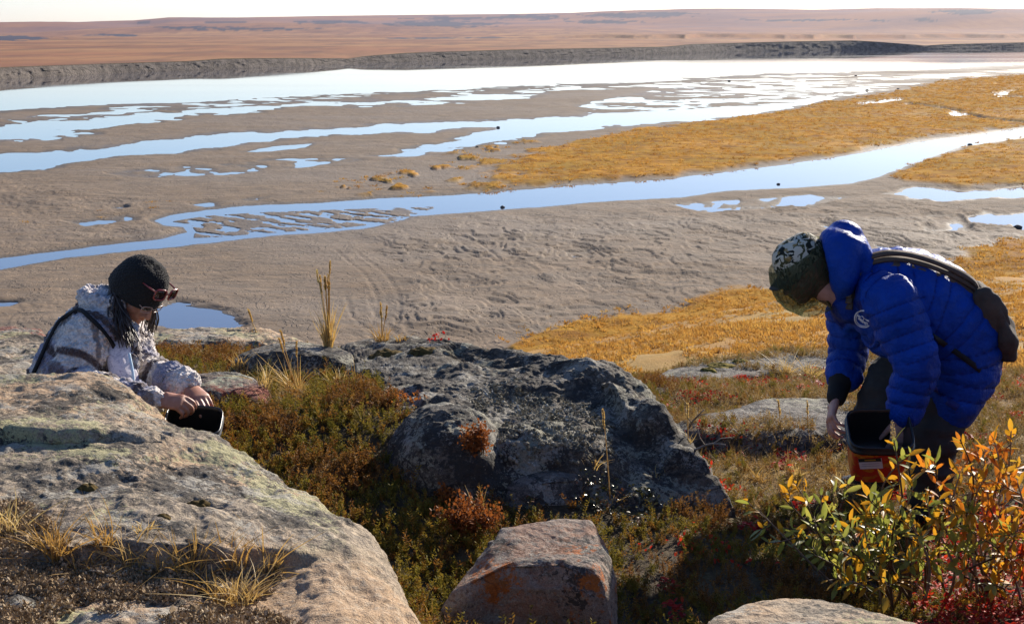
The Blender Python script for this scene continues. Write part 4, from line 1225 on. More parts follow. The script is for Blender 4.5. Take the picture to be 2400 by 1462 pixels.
blue = sstep(.50, .80, .5 + .5*np.sin(sa_*2*math.pi/.30 + 1.7) + .15*wob)
stripe = sstep(.86, .96, .5 + .5*np.sin(sa_*2*math.pi/.15 + .8) + .06*wob)
cross = .9*sstep(.90, .97, .5 + .5*np.sin((v[:, 0]*.8 + v[:, 1]*.9 - v[:, 2]*.15)*2*math.pi/.17) + .1*wob)
def make_fleece():
    t = NT('plaid_fleece')
    n = t.noise(70, 3, .6)
    c = t.mix(t.attr('blue'), (.72, .64, .58), (.29, .28, .36))
    c = t.mix(t.attr('brown'), c, (.065, .038, .034))
    c = t.mix(t.ramp(n, [(.40, .45), (.6, 0)]), c, (.12, .10, .10))
    cur = t.voro(120)
    nm = t.bump(t.math('SUBTRACT', 1.0, cur), .9, .006)
    nm = t.bump(t.noise(260, 2), .6, .003, nm)
    return t.done(t.principled(c, .95, nm, .15, Sheen_Weight=.35, Sheen_Roughness=.5))
child('jacket', woman, mesh_np('jacket', v, f, make_fleece(), True, {'blue': blue, 'brown': np.maximum(stripe, cross * .8)}))
# shirt showing at the open front
sm = MB()
limb(sm, [W(286, 752, 5.34), W(286, 800, 5.30), W(288, 860, 5.25), W(296, 920, 5.22), W(298, 985, 5.22)], [(.030, .030), (.05, .032), (.06, .036), (.055, .034), (.05, .03)], (.5, .6, 0), 16)
v, nr, f = fuse(sm, .007, 4)
v = v + nr * (fbm(v[:, 0]*18, v[:, 1]*18, v[:, 2]*9, seed=12, oct=3) * .012)[:, None]
def make_print():
    t = NT('printed_shirt')
    n = t.noise(26, 3, .5, dist=2.5)
    k = t.ramp(n, [(.46, 0), (.49, 1), (.52, 1), (.55, 0)])
    c = t.mix(t.math('MULTIPLY', k, .6), (.62, .58, .62), (.24, .22, .30))
    return t.done(t.principled(c, .8, t.bump(t.noise(20, 3), .3, .01), .2))
child('shirt', woman, mesh_np('shirt', v, f, make_print()))
lm = MB(); limb(lm, [W(303, 830, 5.23), W(312, 880, 5.19), W(311, 925, 5.17), W(296, 960, 5.17)], [.0055]*4, (0, 1, 0), 8); child('shirt_edge', woman, lm.mesh('shirt_edge', simple('pale_blue_trim', (.40, .55, .66), .6)), 'pale blue shirt hem edge')
tm = MB()
for du_, dd in ((0, -.10), (20, .12)):
    hp = W(150 + du_, 985, 5.45 + dd); kn = W(290 + du_, 1050, 5.42 + dd); ft = W(120 + du_, 1075, 5.45 + dd)
    kn[2] = max(kn[2], ground_z(kn[0], kn[1]) + .09); ft[2] = ground_z(ft[0], ft[1]) + .09
    limb(tm, [hp, (hp+kn)/2, kn, kn + (-.03, 0, -.03), (kn+ft)/2, ft], [.105, .095, .08, .08, .07, .055])
v, nr, f = fuse(tm, .012, 4); child('trousers', woman, mesh_np('trousers', v, f, M_trouser))
# knit hat
def knit_hat(name, parent, mat):
    rows, cols = 46, 120
    t = np.linspace(0, 1, rows); th = np.linspace(0, 2*math.pi, cols, endpoint=False)
    T, TH = np.meshgrid(t, th, indexing='ij')
    prof_z = -.022 + .158*np.sin(T*math.pi/2)**1.0; prof_r = np.cos(np.clip(T, 0, .999)*math.pi/2)**.52
    rx, ry = .098, .116
    prof_r = prof_r * (1 - .05*np.exp(-(T/.06)**2))
    bumps = .0042*np.abs(np.sin(TH*15 + (np.floor(T*17) % 2)*1.57))*np.abs(np.sin(T*17*math.pi)) + .003*fbm(TH*2.5, T*6, seed=15)
    x = (rx*prof_r + bumps)*np.cos(TH); y = (ry*prof_r + bumps)*np.sin(TH) - .012; z = prof_z + bumps*T - .012*np.sin(TH)*0 + .018*np.sin(TH)*(1-T)
    loc = np.stack([x, y, z], -1).reshape(-1, 3) @ HA + hc
    # inner rim
    rim = loc[:cols]; inner = hc + (rim - hc)*.9 + np.array(hu)*.012
    vv = np.concatenate([loc, inner]); ff = list(map(tuple, grid_faces(rows, cols, True).tolist()))
    k = len(loc)
    ff += [(j, k + j, k + (j+1) % cols, (j+1) % cols) for j in range(cols)]
    return child(name, parent, mesh_np(name, vv, ff, mat))
t = NT('black_knit'); nk = t.noise(170, 3, .6)
M_knit = t.done(t.principled(t.mix(nk, (.008, .008, .008), (.024, .022, .021)), .95, t.bump(t.voro(150), .7, .004), .15, Sheen_Weight=.08))
knit_hat('knit_hat', woman, M_knit)
# hair
hm = MB()
hr = np.random.default_rng(3)
def lock(a0, a1, z0, end_px, n, jit=10, r=.010):
    for k in range(n):
        a = hr.uniform(a0, a1)
        p0 = HL(.088*math.cos(a), .105*math.sin(a) - .012, z0)
        e = W(end_px[0] + hr.normal()*jit, end_px[1] + hr.normal()*jit*1.3, end_px[2] + hr.normal()*.03)
        md = p0*.55 + e*.45 + np.array([hr.normal()*.008, hr.normal()*.008, -.015])
        limb(hm, [p0, md, e*.85 + md*.15 + hr.normal(size=3)*.004, e], [(r, r*.5), (r*.95, r*.5), (r*.6, r*.35), (r*.15, r*.12)], (hr.normal(), hr.normal(), 0), 7, 12)
# angles: head x is to the person's right hand side, y forward
lock(-.6, .25, -.02, (292, 785, 5.26), 130, 11, .004)
lock(-.5, .15, -.02, (305, 795, 5.25), 60, 10, .004)
lock(-1.5, -.5, -.02, (270, 742, 5.32), 90, 11, .006)
lock(-2.4, -1.4, -.02, (262, 735, 5.42), 30, 10, .010)
lock(2.6, 3.3, -.02, (352, 772, 5.52), 50, 7, .004)
child('hair', woman, hm.mesh('hair', make_cloth('dark_brown_hair', (.040, .026, .019), .42, 240, .6, .5, .6)))
# spectacles and the sunglasses pushed up on the hat
def frame_loop(m, c, ex, ey, w, h, r, n=20, pw=.5):
    pts = []
    for k in range(n + 1):
        a = 2*math.pi*k/n; ca, sa = math.cos(a), math.sin(a)
        pts.append(np.asarray(c) + ex*w/2*np.sign(ca)*abs(ca)**pw + ey*h/2*np.sign(sa)*abs(sa)**pw)
    m.tube(pts, [r]*(n+1), 6, False)
    return pts[:-1]
def eyewear(name, parent, yoff, zoff, lw, lh, r, mfr, mlens, tl, tilt=0.0, gap=.5):
    m = MB(); lens = []
    rx, fy, uz = HA
    fy2 = unit(fy*math.cos(tilt) + uz*math.sin(tilt)); uz2 = np.cross(rx, fy2)
    for k in (-1, 1):
        c = HL(k*(lw*gap + .009), yoff, zoff)
        ex = unit(rx - k*fy2*.22)
        pp = frame_loop(m, c, ex, uz2, lw, lh, r)
        lens.append(pp)
        e0 = c + ex*k*lw/2 + uz2*lh*.25
        m.tube([e0, e0 + rx*k*.006 - fy2*.03, e0 + rx*k*.010 - fy2*tl], [r, r, r*.8], 6)
    m.tube([HL(-.010, yoff + .003, zoff + lh*.15), HL(0, yoff + .008, zoff + lh*.22), HL(.010, yoff + .003, zoff + lh*.15)], [r]*3, 6)
    o = child(name, parent, m.mesh(name, mfr))
    for pp in lens:
        c = sum(pp)/len(pp); l = MB(); i0 = 0
        l.v = [c + fy2*.002] + list(pp) + [p - fy2*.002 for p in pp]; n = len(pp)
        l.f = [(0, 1 + k, 1 + (k+1) % n) for k in range(n)] + [(1+k, 1+n+k, 1+n+(k+1) % n, 1+(k+1) % n) for k in range(n)]
        lo = bpy.data.objects.new('lens', l.mesh('lens', mlens)); COL.objects.link(lo); lo.parent = o
    return o
t = NT('clear_lens'); gl = t.n('ShaderNodeBsdfTransparent'); gg = t.n('ShaderNodeBsdfGlossy'); gg.inputs['Roughness'].default_value = .05
mxs = t.n('ShaderNodeMixShader'); mxs.inputs[0].default_value = .12; t.t.links.new(gl.outputs[0], mxs.inputs[1]); t.t.links.new(gg.outputs[0], mxs.inputs[2]); M_clear = t.done(mxs.outputs[0])
eyewear('spectacles', woman, .102, .006, .046, .030, .0015, M_wire, M_clear, .10)
eyewear('sunglasses', woman, .115, .100, .050, .044, .0036, M_frame, M_glass, .075, .22)

# her shoulder strap
stm = MB()
def ribbon(m, pts, w, nrm, th=.004, n=40):
    c = catmull(pts, n); tan = np.gradient(c, axis=0)
    N = catmull(nrm, n) if np.ndim(nrm) == 2 else np.repeat([nrm], n, 0)
    i0 = len(m.v)
    for k in range(n):
        tt = unit(tan[k]); nn = unit(N[k] - tt*(N[k] @ tt)); s = np.cross(tt, nn)
        for a, b in ((-1, -1), (1, -1), (1, 1), (-1, 1)): m.v.append(c[k] + s*w/2*a + nn*th/2*b)
    for k in range(n-1):
        for j in range(4): m.f.append((i0+4*k+j, i0+4*k+(j+1) % 4, i0+4*k+4+(j+1) % 4, i0+4*k+4+j))
    m.f += [(i0+3, i0+2, i0+1, i0), (i0+4*n-4, i0+4*n-3, i0+4*n-2, i0+4*n-1)]
def on_surface(me_v, me_f, pts, off):
    bv = BVHTree.FromPolygons([tuple(p) for p in me_v], me_f)
    out, nn = [], []
    for p in pts:
        co, n_, i_, d_ = bv.find_nearest(Vector(p)); dv = (Vector(p) - co)
        out.append(np.array(co + n_*off)); nn.append(np.array(n_))
    return np.array(out), np.array(nn)
jo = [o for o in woman.children if o.name.startswith('jacket')][0]
jv = np.zeros(len(jo.data.vertices)*3, np.float32); jo.data.vertices.foreach_get('co', jv); jv = jv.reshape(-1, 3)
jf = [tuple(p.vertices) for p in jo.data.polygons]
def camhit(bv, u, v):
    x, y, z = ray(u, v)
    return bv.ray_cast(Vector((0, 0, CAMZ)), Vector((float(x), float(y), float(z))).normalized())
def draped(me_v, me_f, px, off):
    """lay a line on the side of a garment that faces the viewer"""
    bv = BVHTree.FromPolygons([tuple(p) for p in me_v], me_f); out, nn = [], []
    for u_, v_ in px:
        l, n_, i_, d_ = camhit(bv, u_, v_)
        if l is None: continue
        out.append(np.array(l + n_*off)); nn.append(np.array(n_))
    return np.array(out), np.array(nn)
sp_px = [(82,880),(98,845),(120,800),(142,760),(165,738),(188,732),(212,748),(240,785),(262,815),(272,845),(276,880),(277,910)]
so, sn_ = draped(jv, jf, sp_px, .014)
if len(so) > 4: ribbon(stm, so, .016, sn_, .006, 60)
child('shoulder_strap', woman, stm.mesh('shoulder_strap', M_blackcloth))

# ---------------------------------------------------------------- the bending person on the right
pl = W(2150, 1230, 5.5); pl[2] = drop(pl[0], pl[1])[0].z
man = empty('person', pl, 'person bending over in a blue quilted jacket and head net', 'person')
hc = W(1882, 634, 5.52)
hf, hu = unit((-.80, -.20, -.55)), (-.42, -.05, .90)
mb = MB()
HL, HA = head(mb, hc, hf, hu)
neck = W(1985, 700, 5.52)
limb(mb, [neck, (neck + hc)/2 - (0, 0, .01), hc], [.065, .06, .06])
tor = [neck, W(2070, 715, 5.52), W(2170, 745, 5.52), W(2225, 820, 5.52)]
limb(mb, tor, [.08, .11, .12, .11])
sh1, el1, wr1 = W(2092, 715, 5.29), W(2146, 850, 5.22), W(2118, 972, 5.22)
sh2, el2, wr2 = W(1992, 735, 5.76), W(1988, 830, 5.76), W(1958, 935, 5.60)
limb(mb, [W(2070, 715, 5.5), sh1, el1, wr1], [.05, .055, .045, .031])
limb(mb, [W(2040, 715, 5.55), sh2, el2, W(1971, 890, 5.66), wr2], [.05, .05, .040, .034, .029])
d1 = unit(W(2106, 1040, 5.19) - wr1); hand(mb, wr1 + d1*.012, d1, (.15, -.98, .1), [(.45, .7, .5), (.5, .8, .6), (.5, .8, .6), (.5, .8, .6)], (.3, .9), 1.05, 1)
d2 = unit(W(1944, 995, 5.52) - wr2); hand(mb, wr2 + d2*.012, d2, (-.93, -.3, -.1), [(.35, .6, .5), (.45, .7, .5), (.55, .7, .5), (.6, .7, .5)], (.35, .7), 1.0, 1)
fz = lambda p, h: np.array([p[0], p[1], float(drop(p[0], p[1])[0].z) + h])
an1 = fz(W(2175, 1200, 5.42), .09); an2 = fz(W(2066, 1180, 5.72), .09)
leg1 = [W(2222, 870, 5.49), W(2210, 935, 5.45), W(2190, 1030, 5.40), an1]
leg2 = [W(2165, 830, 5.64), W(2085, 905, 5.64), W(2052, 990, 5.62), an2]
for lg in (leg1, leg2):
    limb(mb, lg, [.085, .075, .055, .042])
    limb(mb, [lg[-1] + (.03, 0, -.03), lg[-1] + (-.06, -.02, -.05), lg[-1] + (-.15, -.03, -.065)], [.04, .042, .035])
v, nr, f = fuse(mb, .0042, 3)
child('body', man, mesh_np('body', v, f, M_skin2))
# trousers and boots
tm = MB()
limb(tm, leg1, [.11, .108, .096, .082], (1, 0, 0)); limb(tm, leg2, [.115, .108, .090, .076], (1, 0, 0))
v, nr, f = fuse(tm, .009, 4)
v = v + nr * (fbm(v[:, 0]*9, v[:, 1]*9, v[:, 2]*16, seed=21, oct=4)*.022)[:, None]
child('trousers', man, mesh_np('trousers', v, f, make_cloth('dark_grey_trousers', (.030, .030, .028), .8, 350)))
for an in (an1, an2):
    bm_ = MB()
    limb(bm_, [an + (.0, 0, .10), an + (.0, 0, .02), an + (.0, 0, -.03)], [.062, .060, .055])
    limb(bm_, [an + (.05, .01, -.055), an + (-.05, -.02, -.05), an + (-.17, -.04, -.06)], [(.052, .045), (.052, .045), (.045, .032)], (0, 1, 0))
    v, nr, f = fuse(bm_, .008, 3); child('boot', man, mesh_np('boot', v, f, make_cloth('rubber_boot', (.015, .015, .015), .5)))
# quilted jacket
jm = MB()
jt = [W(1992, 705, 5.52), W(2040, 700, 5.52), W(2100, 710, 5.52), W(2170, 738, 5.52), W(2222, 790, 5.52), W(2232, 855, 5.52), W(2212, 932, 5.52)]
limb(jm, jt, [(.11, .10), (.20, .19), (.235, .225), (.235, .222), (.235, .208), (.235, .175), (.225, .135)], (0, 1, 0), 36, 40)
sl1 = [W(2060, 690, 5.38), sh1, sh1*.5+el1*.5, el1, el1*.5+wr1*.5, wr1 + (0, 0, .01)]
cuff2 = W(1978, 878, 5.69)
sl2 = [W(2020, 715, 5.64), sh2, sh2*.5+el2*.5, el2, cuff2]
limb(jm, sl1, [.10, .108, .098, .088, .080, .066], (1, 0, 0), 26, 40)
limb(jm, sl2, [.10, .095, .086, .082, .074], (1, 0, 0), 26, 34)
v, nr, f = fuse(jm, .0072, 6)
s1, b1 = bone_param(v, jt); s2, b2 = bone_param(v, sl1); s3, b3 = bone_param(v, sl2)
b1 = b1 - .21; b2 = b2 - .10; b3 = b3 - .085
arm = np.minimum(b2, b3) < b1
sp_ = np.where(b2 < b3, s2, s3); sa_ = np.where(arm, sp_, s1)
wj = .35*fbm(v[:, 0]*5, v[:, 1]*5, v[:, 2]*5, seed=31)
ph = sa_/np.where(arm, .055, .060) + wj*.35
quilt = np.abs(np.sin(ph*math.pi))**.42
crk = fbm(v[:, 0]*22 + 30*0, v[:, 1]*22, v[:, 2]*22, seed=32, oct=4)
wr_ = ridged(v[:, 0]*8, v[:, 1]*8, v[:, 2]*11, seed=33, oct=3)
v = v + nr * (.0105*(quilt - .55) + .0065*crk + .008*(wr_ - .4))[:, None]
def make_puffer():
    t = NT('blue_nylon')
    n = t.noise(6, 4, .6); w = t.noise(38, 5, .6, dist=.8)
    c = t.mix(t.ramp(n, [(.3, 0), (.7, 1)]), (.002, .028, .20), (.003, .048, .33))
    c = t.mix(t.attr('seam'), c, (.003, .012, .12))
    nm = t.bump(w, .8, .012)
    c = t.mix(t.ramp(t.noise(9, 5, .7, dist=.6), [(.54, 0), (.68, .35)]), c, (.02, .05, .22))
    nm = t.bump(t.noise(110, 3), .25, .003, nm)
    return t.done(t.principled(c, .5, nm, .12))
M_puff = make_puffer()
seam = 1 - sstep(.25, .55, quilt)
jv2, jf2 = v, f
child('jacket', man, mesh_np('jacket', v, f, M_puff, True, {'seam': seam}))
# the hood folded up behind the head
hd = MB()
limb(hd, [W(1976, 700, 5.46), W(1974, 655, 5.45), W(1970, 612, 5.47), W(1968, 580, 5.50), W(1978, 556, 5.52)], [(.018, .03), (.10, .055), (.125, .092), (.125, .100), (.09, .075)], (0, 1, 0), 28, 34)
limb(hd, [W(1985, 572, 5.52), W(2005, 575, 5.52), W(2018, 620, 5.52), W(2010, 680, 5.52)], [(.11, .05), (.12, .05), (.12, .055), (.10, .05)], (0, 1, 0), 20)
v, nr, f = fuse(hd, .0072, 4)
v = v + nr * (.006*fbm(v[:, 0]*14, v[:, 1]*10, v[:, 2]*14, seed=35, oct=4) + .006*(ridged(v[:, 0]*12, v[:, 1]*6, v[:, 2]*7, seed=36, oct=2) - .4))[:, None]
# hollow the side towards the head
dep = np.clip(1 - np.linalg.norm((v - W(1925, 610, 5.5)) / np.array([.06, .10, .11]), axis=1), 0, 1)
v[:, 0] += dep*.10
child('hood', man, mesh_np('hood', v, f, M_puff, True, {'seam': np.zeros(len(v))}))
# black inner cuff on the far wrist
cm = MB(); limb(cm, [el2*.5 + cuff2*.5, W(1972, 888, 5.67), W(1966, 908, 5.645), W(1960, 932, 5.605)], [.058, .054, .045, .040], (1, 0, 0), 18); child('inner_cuff', man, cm.mesh('inner_cuff', M_blackcloth))
# pocket zip and hem band on the near side
zb, zn = draped(jv2, jf2, [(2188,788),(2215,808),(2245,828),(2275,850),(2298,868)], .002); zm = MB(); ribbon(zm, zb, .022, zn, .004, 30); child('pocket_zip', man, zm.mesh('pocket_zip', M_blackcloth))
hb, hn = draped(jv2, jf2, [(2178,902),(2200,922),(2225,942),(2245,955)], .002)
if len(hb) > 2: zm = MB(); ribbon(zm, hb, .030, hn, .004, 30); child('hem_band', man, zm.mesh('hem_band', make_cloth('navy_band', (.008, .02, .16), .6)))
# round white chest emblem: a broken ring and a running figure of strokes
em = MB()
def stroke(px, w):
    q, n_ = draped(jv2, jf2, px, .0025)
    if len(q) > 2: ribbon(em, q, w, n_, .0015, 24)
cx, cy, rx_, ry_ = 2024, 747, 23, 17
def ringp(a0, a1, k=1.0): return [(cx + k*(rx_*math.cos(R(a))*.80 - ry_*math.sin(R(a))*.55), cy + k*(rx_*math.cos(R(a))*.45 + ry_*math.sin(R(a))*.95)) for a in np.linspace(a0, a1, 14)]
stroke(ringp(20, 250), .0045); stroke(ringp(20, 200, .82), .0022)
stroke([(2010,738),(2016,742),(2022,741),(2030,748),(2038,752)], .007); stroke([(2012,746),(2019,748),(2026,754),(2034,757)], .006); stroke([(2014,738),(2016,748),(2024,756)], .004); stroke([(2026,744),(2024,752),(2030,760)], .003)
child('chest_emblem', man, em.mesh('chest_emblem', simple('white_print', (.72, .72, .76), .6)), 'round white printed emblem on the jacket chest')

# cap, head net and sunglasses
def make_camo():
    t = NT('camouflage_cap')
    k = t.ramp(t.noise(38, 1.5, .5, dist=1.2), [(.49, 0), (.52, 1)])
    c = t.mix(t.ramp(t.noise(22, 2), [(.47, 0), (.5, 1)]), (.012, .014, .010), (.05, .05, .02))
    c = t.mix(k, c, (.46, .42, .33))
    c = t.mix(t.math('MULTIPLY', t.ramp(t.noise(18, 2, .5, t.mapping(loc=(5, 2, 1))), [(.58, 0), (.6, 1)]), .8), c, (.22, .14, .04))
    return t.done(t.principled(c, .85, t.bump(t.noise(150, 2), .4, .003), .2))
rows, cols = 22, 60
T, TH = np.meshgrid(np.linspace(0, 1, rows), np.linspace(0, 2*math.pi, cols, endpoint=False), indexing='ij')
pr = np.cos(np.clip(T, 0, .999)*math.pi/2)**.45
x = .092*pr*np.cos(TH); y = .110*pr*np.sin(TH) - .012; z = .030 + .105*np.sin(T*math.pi/2) + .006*fbm(TH*2, T*4, seed=44)
cv_ = np.stack([x, y, z], -1).reshape(-1, 3) @ HA + hc
ff = list(map(tuple, grid_faces(rows, cols, True).tolist()))
capo = child('cap', man, mesh_np('cap', cv_, ff, make_camo()))
pk = MB()
n_ = 16
for lay in (0, -.004):
    for k in range(n_ + 1):
        a = math.pi*(.12 + .76*k/n_)
        for q in (0, .5, 1):
            yy = .098 + q*.075*math.sin(a)**.8
            pk.v.append(HL(.090*math.cos(a)*(1 - .12*q), math.sin(a)*.098 - .012 + q*.070*math.sin(a)**.7, .034 - .012*q - .02*q*abs(math.cos(a)) + lay))
m1 = 3*(n_+1)
for k in range(n_):
    for q in range(2):
        a = 3*k + q; pk.f += [(a, a+1, a+4, a+3), (m1+a, m1+a+3, m1+a+4, m1+a+1)]
pko = bpy.data.objects.new('cap_peak', pk.mesh('cap_peak', simple('dark_peak', (.03, .028, .022), .8))); COL.objects.link(pko); pko.parent = capo
eyewear('sunglasses', man, .104, .004, .056, .040, .003, M_black, M_glass, .11)
t = NT('head_net'); tr_ = t.n('ShaderNodeBsdfTransparent'); tr_.inputs[0].default_value = (.82, .84, .74, 1)
dfb = t.principled((.075, .085, .05), .9, None, .1)
tl = t.n('ShaderNodeBsdfTranslucent'); tl.inputs[0].default_value = (.13, .14, .08, 1)
m0 = t.n('ShaderNodeMixShader'); m0.inputs[0].default_value = .5; t.t.links.new(dfb, m0.inputs[1]); t.t.links.new(tl.outputs[0], m0.inputs[2])
mx_ = t.n('ShaderNodeMixShader'); t.put(mx_.inputs[0], t.math('ADD', .50, t.math('MULTIPLY', t.ramp(t.noise(14, 4, .65, t.mapping((3, 3, .8)), 1.8), [(.42, 0), (.60, 1)]), .35)))
t.t.links.new(tr_.outputs[0], mx_.inputs[1]); t.t.links.new(m0.outputs[0], mx_.inputs[2]); M_net = t.done(mx_.outputs[0])
# net: hangs from the cap's edge over the face and gathers at the neck
rows, cols = 30, 64
T, TH = np.meshgrid(np.linspace(0, 1, rows), np.linspace(0, 2*math.pi, cols, endpoint=False), indexing='ij')
top_x = .097*np.cos(TH); top_y = .117*np.sin(TH) - .012
Ptop = (np.stack([top_x*1.0, top_y + .012*np.clip(np.sin(TH), 0, 1), .075 + 0*TH], -1) @ HA) + hc
nk_c = W(1935, 705, 5.50)
fr = np.clip(np.sin(TH), 0, 1)          # front of the face
bot = nk_c + np.stack([np.cos(TH)*0 - fr*.105 + .01, np.cos(TH)*-.085, -.045*fr - .02 + 0*TH], -1)
mid = (np.stack([.112*np.cos(TH), .135*np.sin(TH) + .028*fr, -.055 + 0*TH], -1) @ HA) + hc
k = T[..., None]
net = (1-k)**2*Ptop + 2*k*(1-k)*(mid*1.55 - .275*(Ptop + bot)) + k**2*bot
wv_ = (fbm(TH*1.8, T*3, seed=47, oct=3) + .6*fbm(TH*7, T*2, seed=48, oct=2))[..., None]*.020*np.sin(np.clip(T, 0, 1)*math.pi*.9)[..., None]
net = net + wv_*unit(hf)
nv = net.reshape(-1, 3)
child('head_net', man, mesh_np('head_net', nv, list(map(tuple, grid_faces(rows, cols, True).tolist())), M_net))

# ---------------------------------------------------------------- things they carry
M_canvas = make_cloth('brown_canvas', (.060, .042, .032), .85, 220, .35)
bagc = W(2325, 770, 5.50)
bag = empty('shoulder_bag', W(2340, 838, 5.50), 'brown canvas shoulder bag hanging on the back of the bending person', 'bag')
bb = MB()
limb(bb, [W(2288, 672, 5.46), W(2312, 710, 5.46), W(2335, 765, 5.47), W(2342, 815, 5.48)], [(.07, .025), (.14, .040), (.165, .055), (.15, .045)], (0, 1, 0), 28, 24)
v, nr, f = fuse(bb, .009, 4)
v = v + nr * (fbm(v[:, 0]*12, v[:, 1]*12, v[:, 2]*12, seed=61, oct=4)*.018)[:, None]
child('bag_body', bag, mesh_np('bag_body', v, f, M_canvas))
fl = MB(); limb(fl, [W(2300, 690, 5.36), W(2328, 735, 5.35), W(2340, 790, 5.36)], [(.02, .045), (.024, .055), (.018, .05)], (0, 1, 0), 16)
v, nr, f = fuse(fl, .009, 4); v = v + nr * (fbm(v[:, 0]*16, v[:, 1]*12, v[:, 2]*16, seed=62, oct=3)*.014)[:, None]
child('bag_flap', bag, mesh_np('bag_flap', v, f, M_canvas))
sb, sbn = draped(jv2, jf2, [(1992,712),(2003,680),(2018,645),(2040,622),(2075,612),(2120,614),(2165,624),(2210,640),(2250,658),(2280,680)], .012)
sm_ = MB()
for off in (-.020, 0, .020):
    sh = np.cross(unit(sb[-1] - sb[0]), (0, -1, 0)); q = sb + unit(sh)*off + np.array([0, 0, .004*math.sin(off*200)])
    ribbon(sm_, np.concatenate([q, [W(2296, 690, 5.40)]]), .026, np.concatenate([sbn, sbn[-1:]]), .010, 60)
child('bag_strap', bag, sm_.mesh('bag_strap', make_cloth('brown_strap', (.085, .058, .045), .85, 200, .3)))

def make_pail_mat():
    t = NT('red_leaf_print')
    k = t.ramp(t.noise(17, 3, .55, dist=1.2), [(.52, 0), (.56, 1)])
    c = t.mix(k, (.50, .028, .012), (.52, .16, .012))
    c = t.mix(t.ramp(t.noise(36, 3, .5, t.mapping(loc=(3, 1, 2)), 1.0), [(.58, 0), (.62, .6)]), c, (.30, .015, .010))
    return t.done(t.principled(c, .35, None, .5))
M_pail = make_pail_mat()
def pail(base, ax_up, ax_x, label, w=.205, d=.165, h=.185, grp=None):
    """rounded rectangular pail, open top, black liner and rim, printed red wall"""
    up = unit(ax_up); x = unit(np.asarray(ax_x) - up*(np.asarray(ax_x) @ up)); y = np.cross(up, x)
    root = empty('pail', base, label, 'bucket', grp)
    n = 48
    def ring(k, z, pw=.42):
        out = []
        for j in range(n):
            a = 2*math.pi*j/n; ca, sa = math.cos(a), math.sin(a)
            out.append(np.asarray(base) + x*w/2*k*np.sign(ca)*abs(ca)**pw + y*d/2*k*np.sign(sa)*abs(sa)**pw + up*z)
        return out
    def shell(name, rings, mat, cap0=False, cap1=False):
        m = MB()
        for r_ in rings: m.v += r_
        for k in range(len(rings)-1):
            for j in range(n):
                m.f.append((k*n+j, k*n+(j+1) % n, (k+1)*n+(j+1) % n, (k+1)*n+j))
        if cap0: m.f.append(tuple(range(n))[::-1])
        if cap1: m.f.append(tuple((len(rings)-1)*n + j for j in range(n)))
        return child(name, root, m.mesh(name, mat))
    shell('wall', [ring(.80, .004), ring(.83, .0), ring(.84, .006), ring(.90, h*.5), ring(.965, h*.86)], M_pail, True)
    shell('rim', [ring(.97, h*.82), ring(1.05, h*.83), ring(1.06, h*.87), ring(1.02, h*.88), ring(1.03, h*.99), ring(1.01, h*1.01), ring(.97, h*1.0), ring(.955, h*.9)], M_black)
    shell('liner', [ring(.957, h*.93), ring(.88, h*.5), ring(.81, .012)], M_black, False, True)
    return root, x, y, up
pb = W(2050, 1092, 5.20)
pr_, px_, py_, pu_2 = pail(pb, (-.06, -.46, .88), (1, -.05, -.06), 'red printed pail with black rim held by the bending person', .235, .21, .20)
# sticker on its near wall
def decal(name, parent, px, mat, target):
    bv = target; m = MB(); nu, nv2 = 7, 5
    (a, b, c, d) = [(q[0] + 2, q[1] + 14) for q in px]
    for j in range(nv2):
        for i in range(nu):
            q = (1-j/(nv2-1))*((1-i/(nu-1))*np.array(a) + i/(nu-1)*np.array(b)) + j/(nv2-1)*((1-i/(nu-1))*np.array(d) + i/(nu-1)*np.array(c))
            l, n_, i_, d_ = camhit(bv, q[0], q[1])
            if l is None: return None
            m.v.append(np.array(l - (l - Vector((0, 0, CAMZ))).normalized()*OFF))
    m.f = [tuple(x) for x in grid_faces(nv2, nu).tolist()]
    o = child(name, parent, m.mesh(name, mat)); return o
wall = [o for o in pr_.children if o.name.startswith('wall')][0]
wb = BVHTree.FromPolygons([tuple(q.co) for q in wall.data.vertices], [tuple(p.vertices) for p in wall.data.polygons])
t_white = simple('white_sticker', (.62, .58, .58), .5, .4, .05); t_dark = simple('dark_header', (.02, .025, .02), .5); t_yel = simple('ochre_print', (.40, .24, .03), .5); t_grey = simple('grey_print', (.30, .26, .27), .5)
OFF = .002; st = decal('label_sticker', pr_, [(2009,1061),(2064,1059),(2068,1083),(2014,1085)], t_white, wb)
OFF = .003; decal('label_header', pr_, [(2009,1061),(2062,1059),(2064,1067),(2011,1069)], t_dark, wb)
OFF = .004; decal('header_print', pr_, [(2024,1063),(2050,1062),(2051,1065),(2025,1066)], t_yel, wb)
for yy in (1073, 1078): decal('label_print', pr_, [(2018,yy),(2060,yy-2),(2060,yy-1),(2018,yy+1)], t_grey, wb)
OFF = .003; hs = MB()
pb2 = W(452, 1072, 4.98)
pail(pb2, (.12, -.30, .93), (1, .1, -.05), 'red pail with black rim between the slab and the kneeling person', .20, .18, .17)
# ================================================================ SINGLE PLANTS AND STONES
pr6 = np.random.default_rng(66)
def on_ground(u, v):
    for k in range(14):
        l, n, o = hit(u, v + 4*k)
        if l is not None and l.y < 10: return np.array(l)
    return P(u, v, 5)
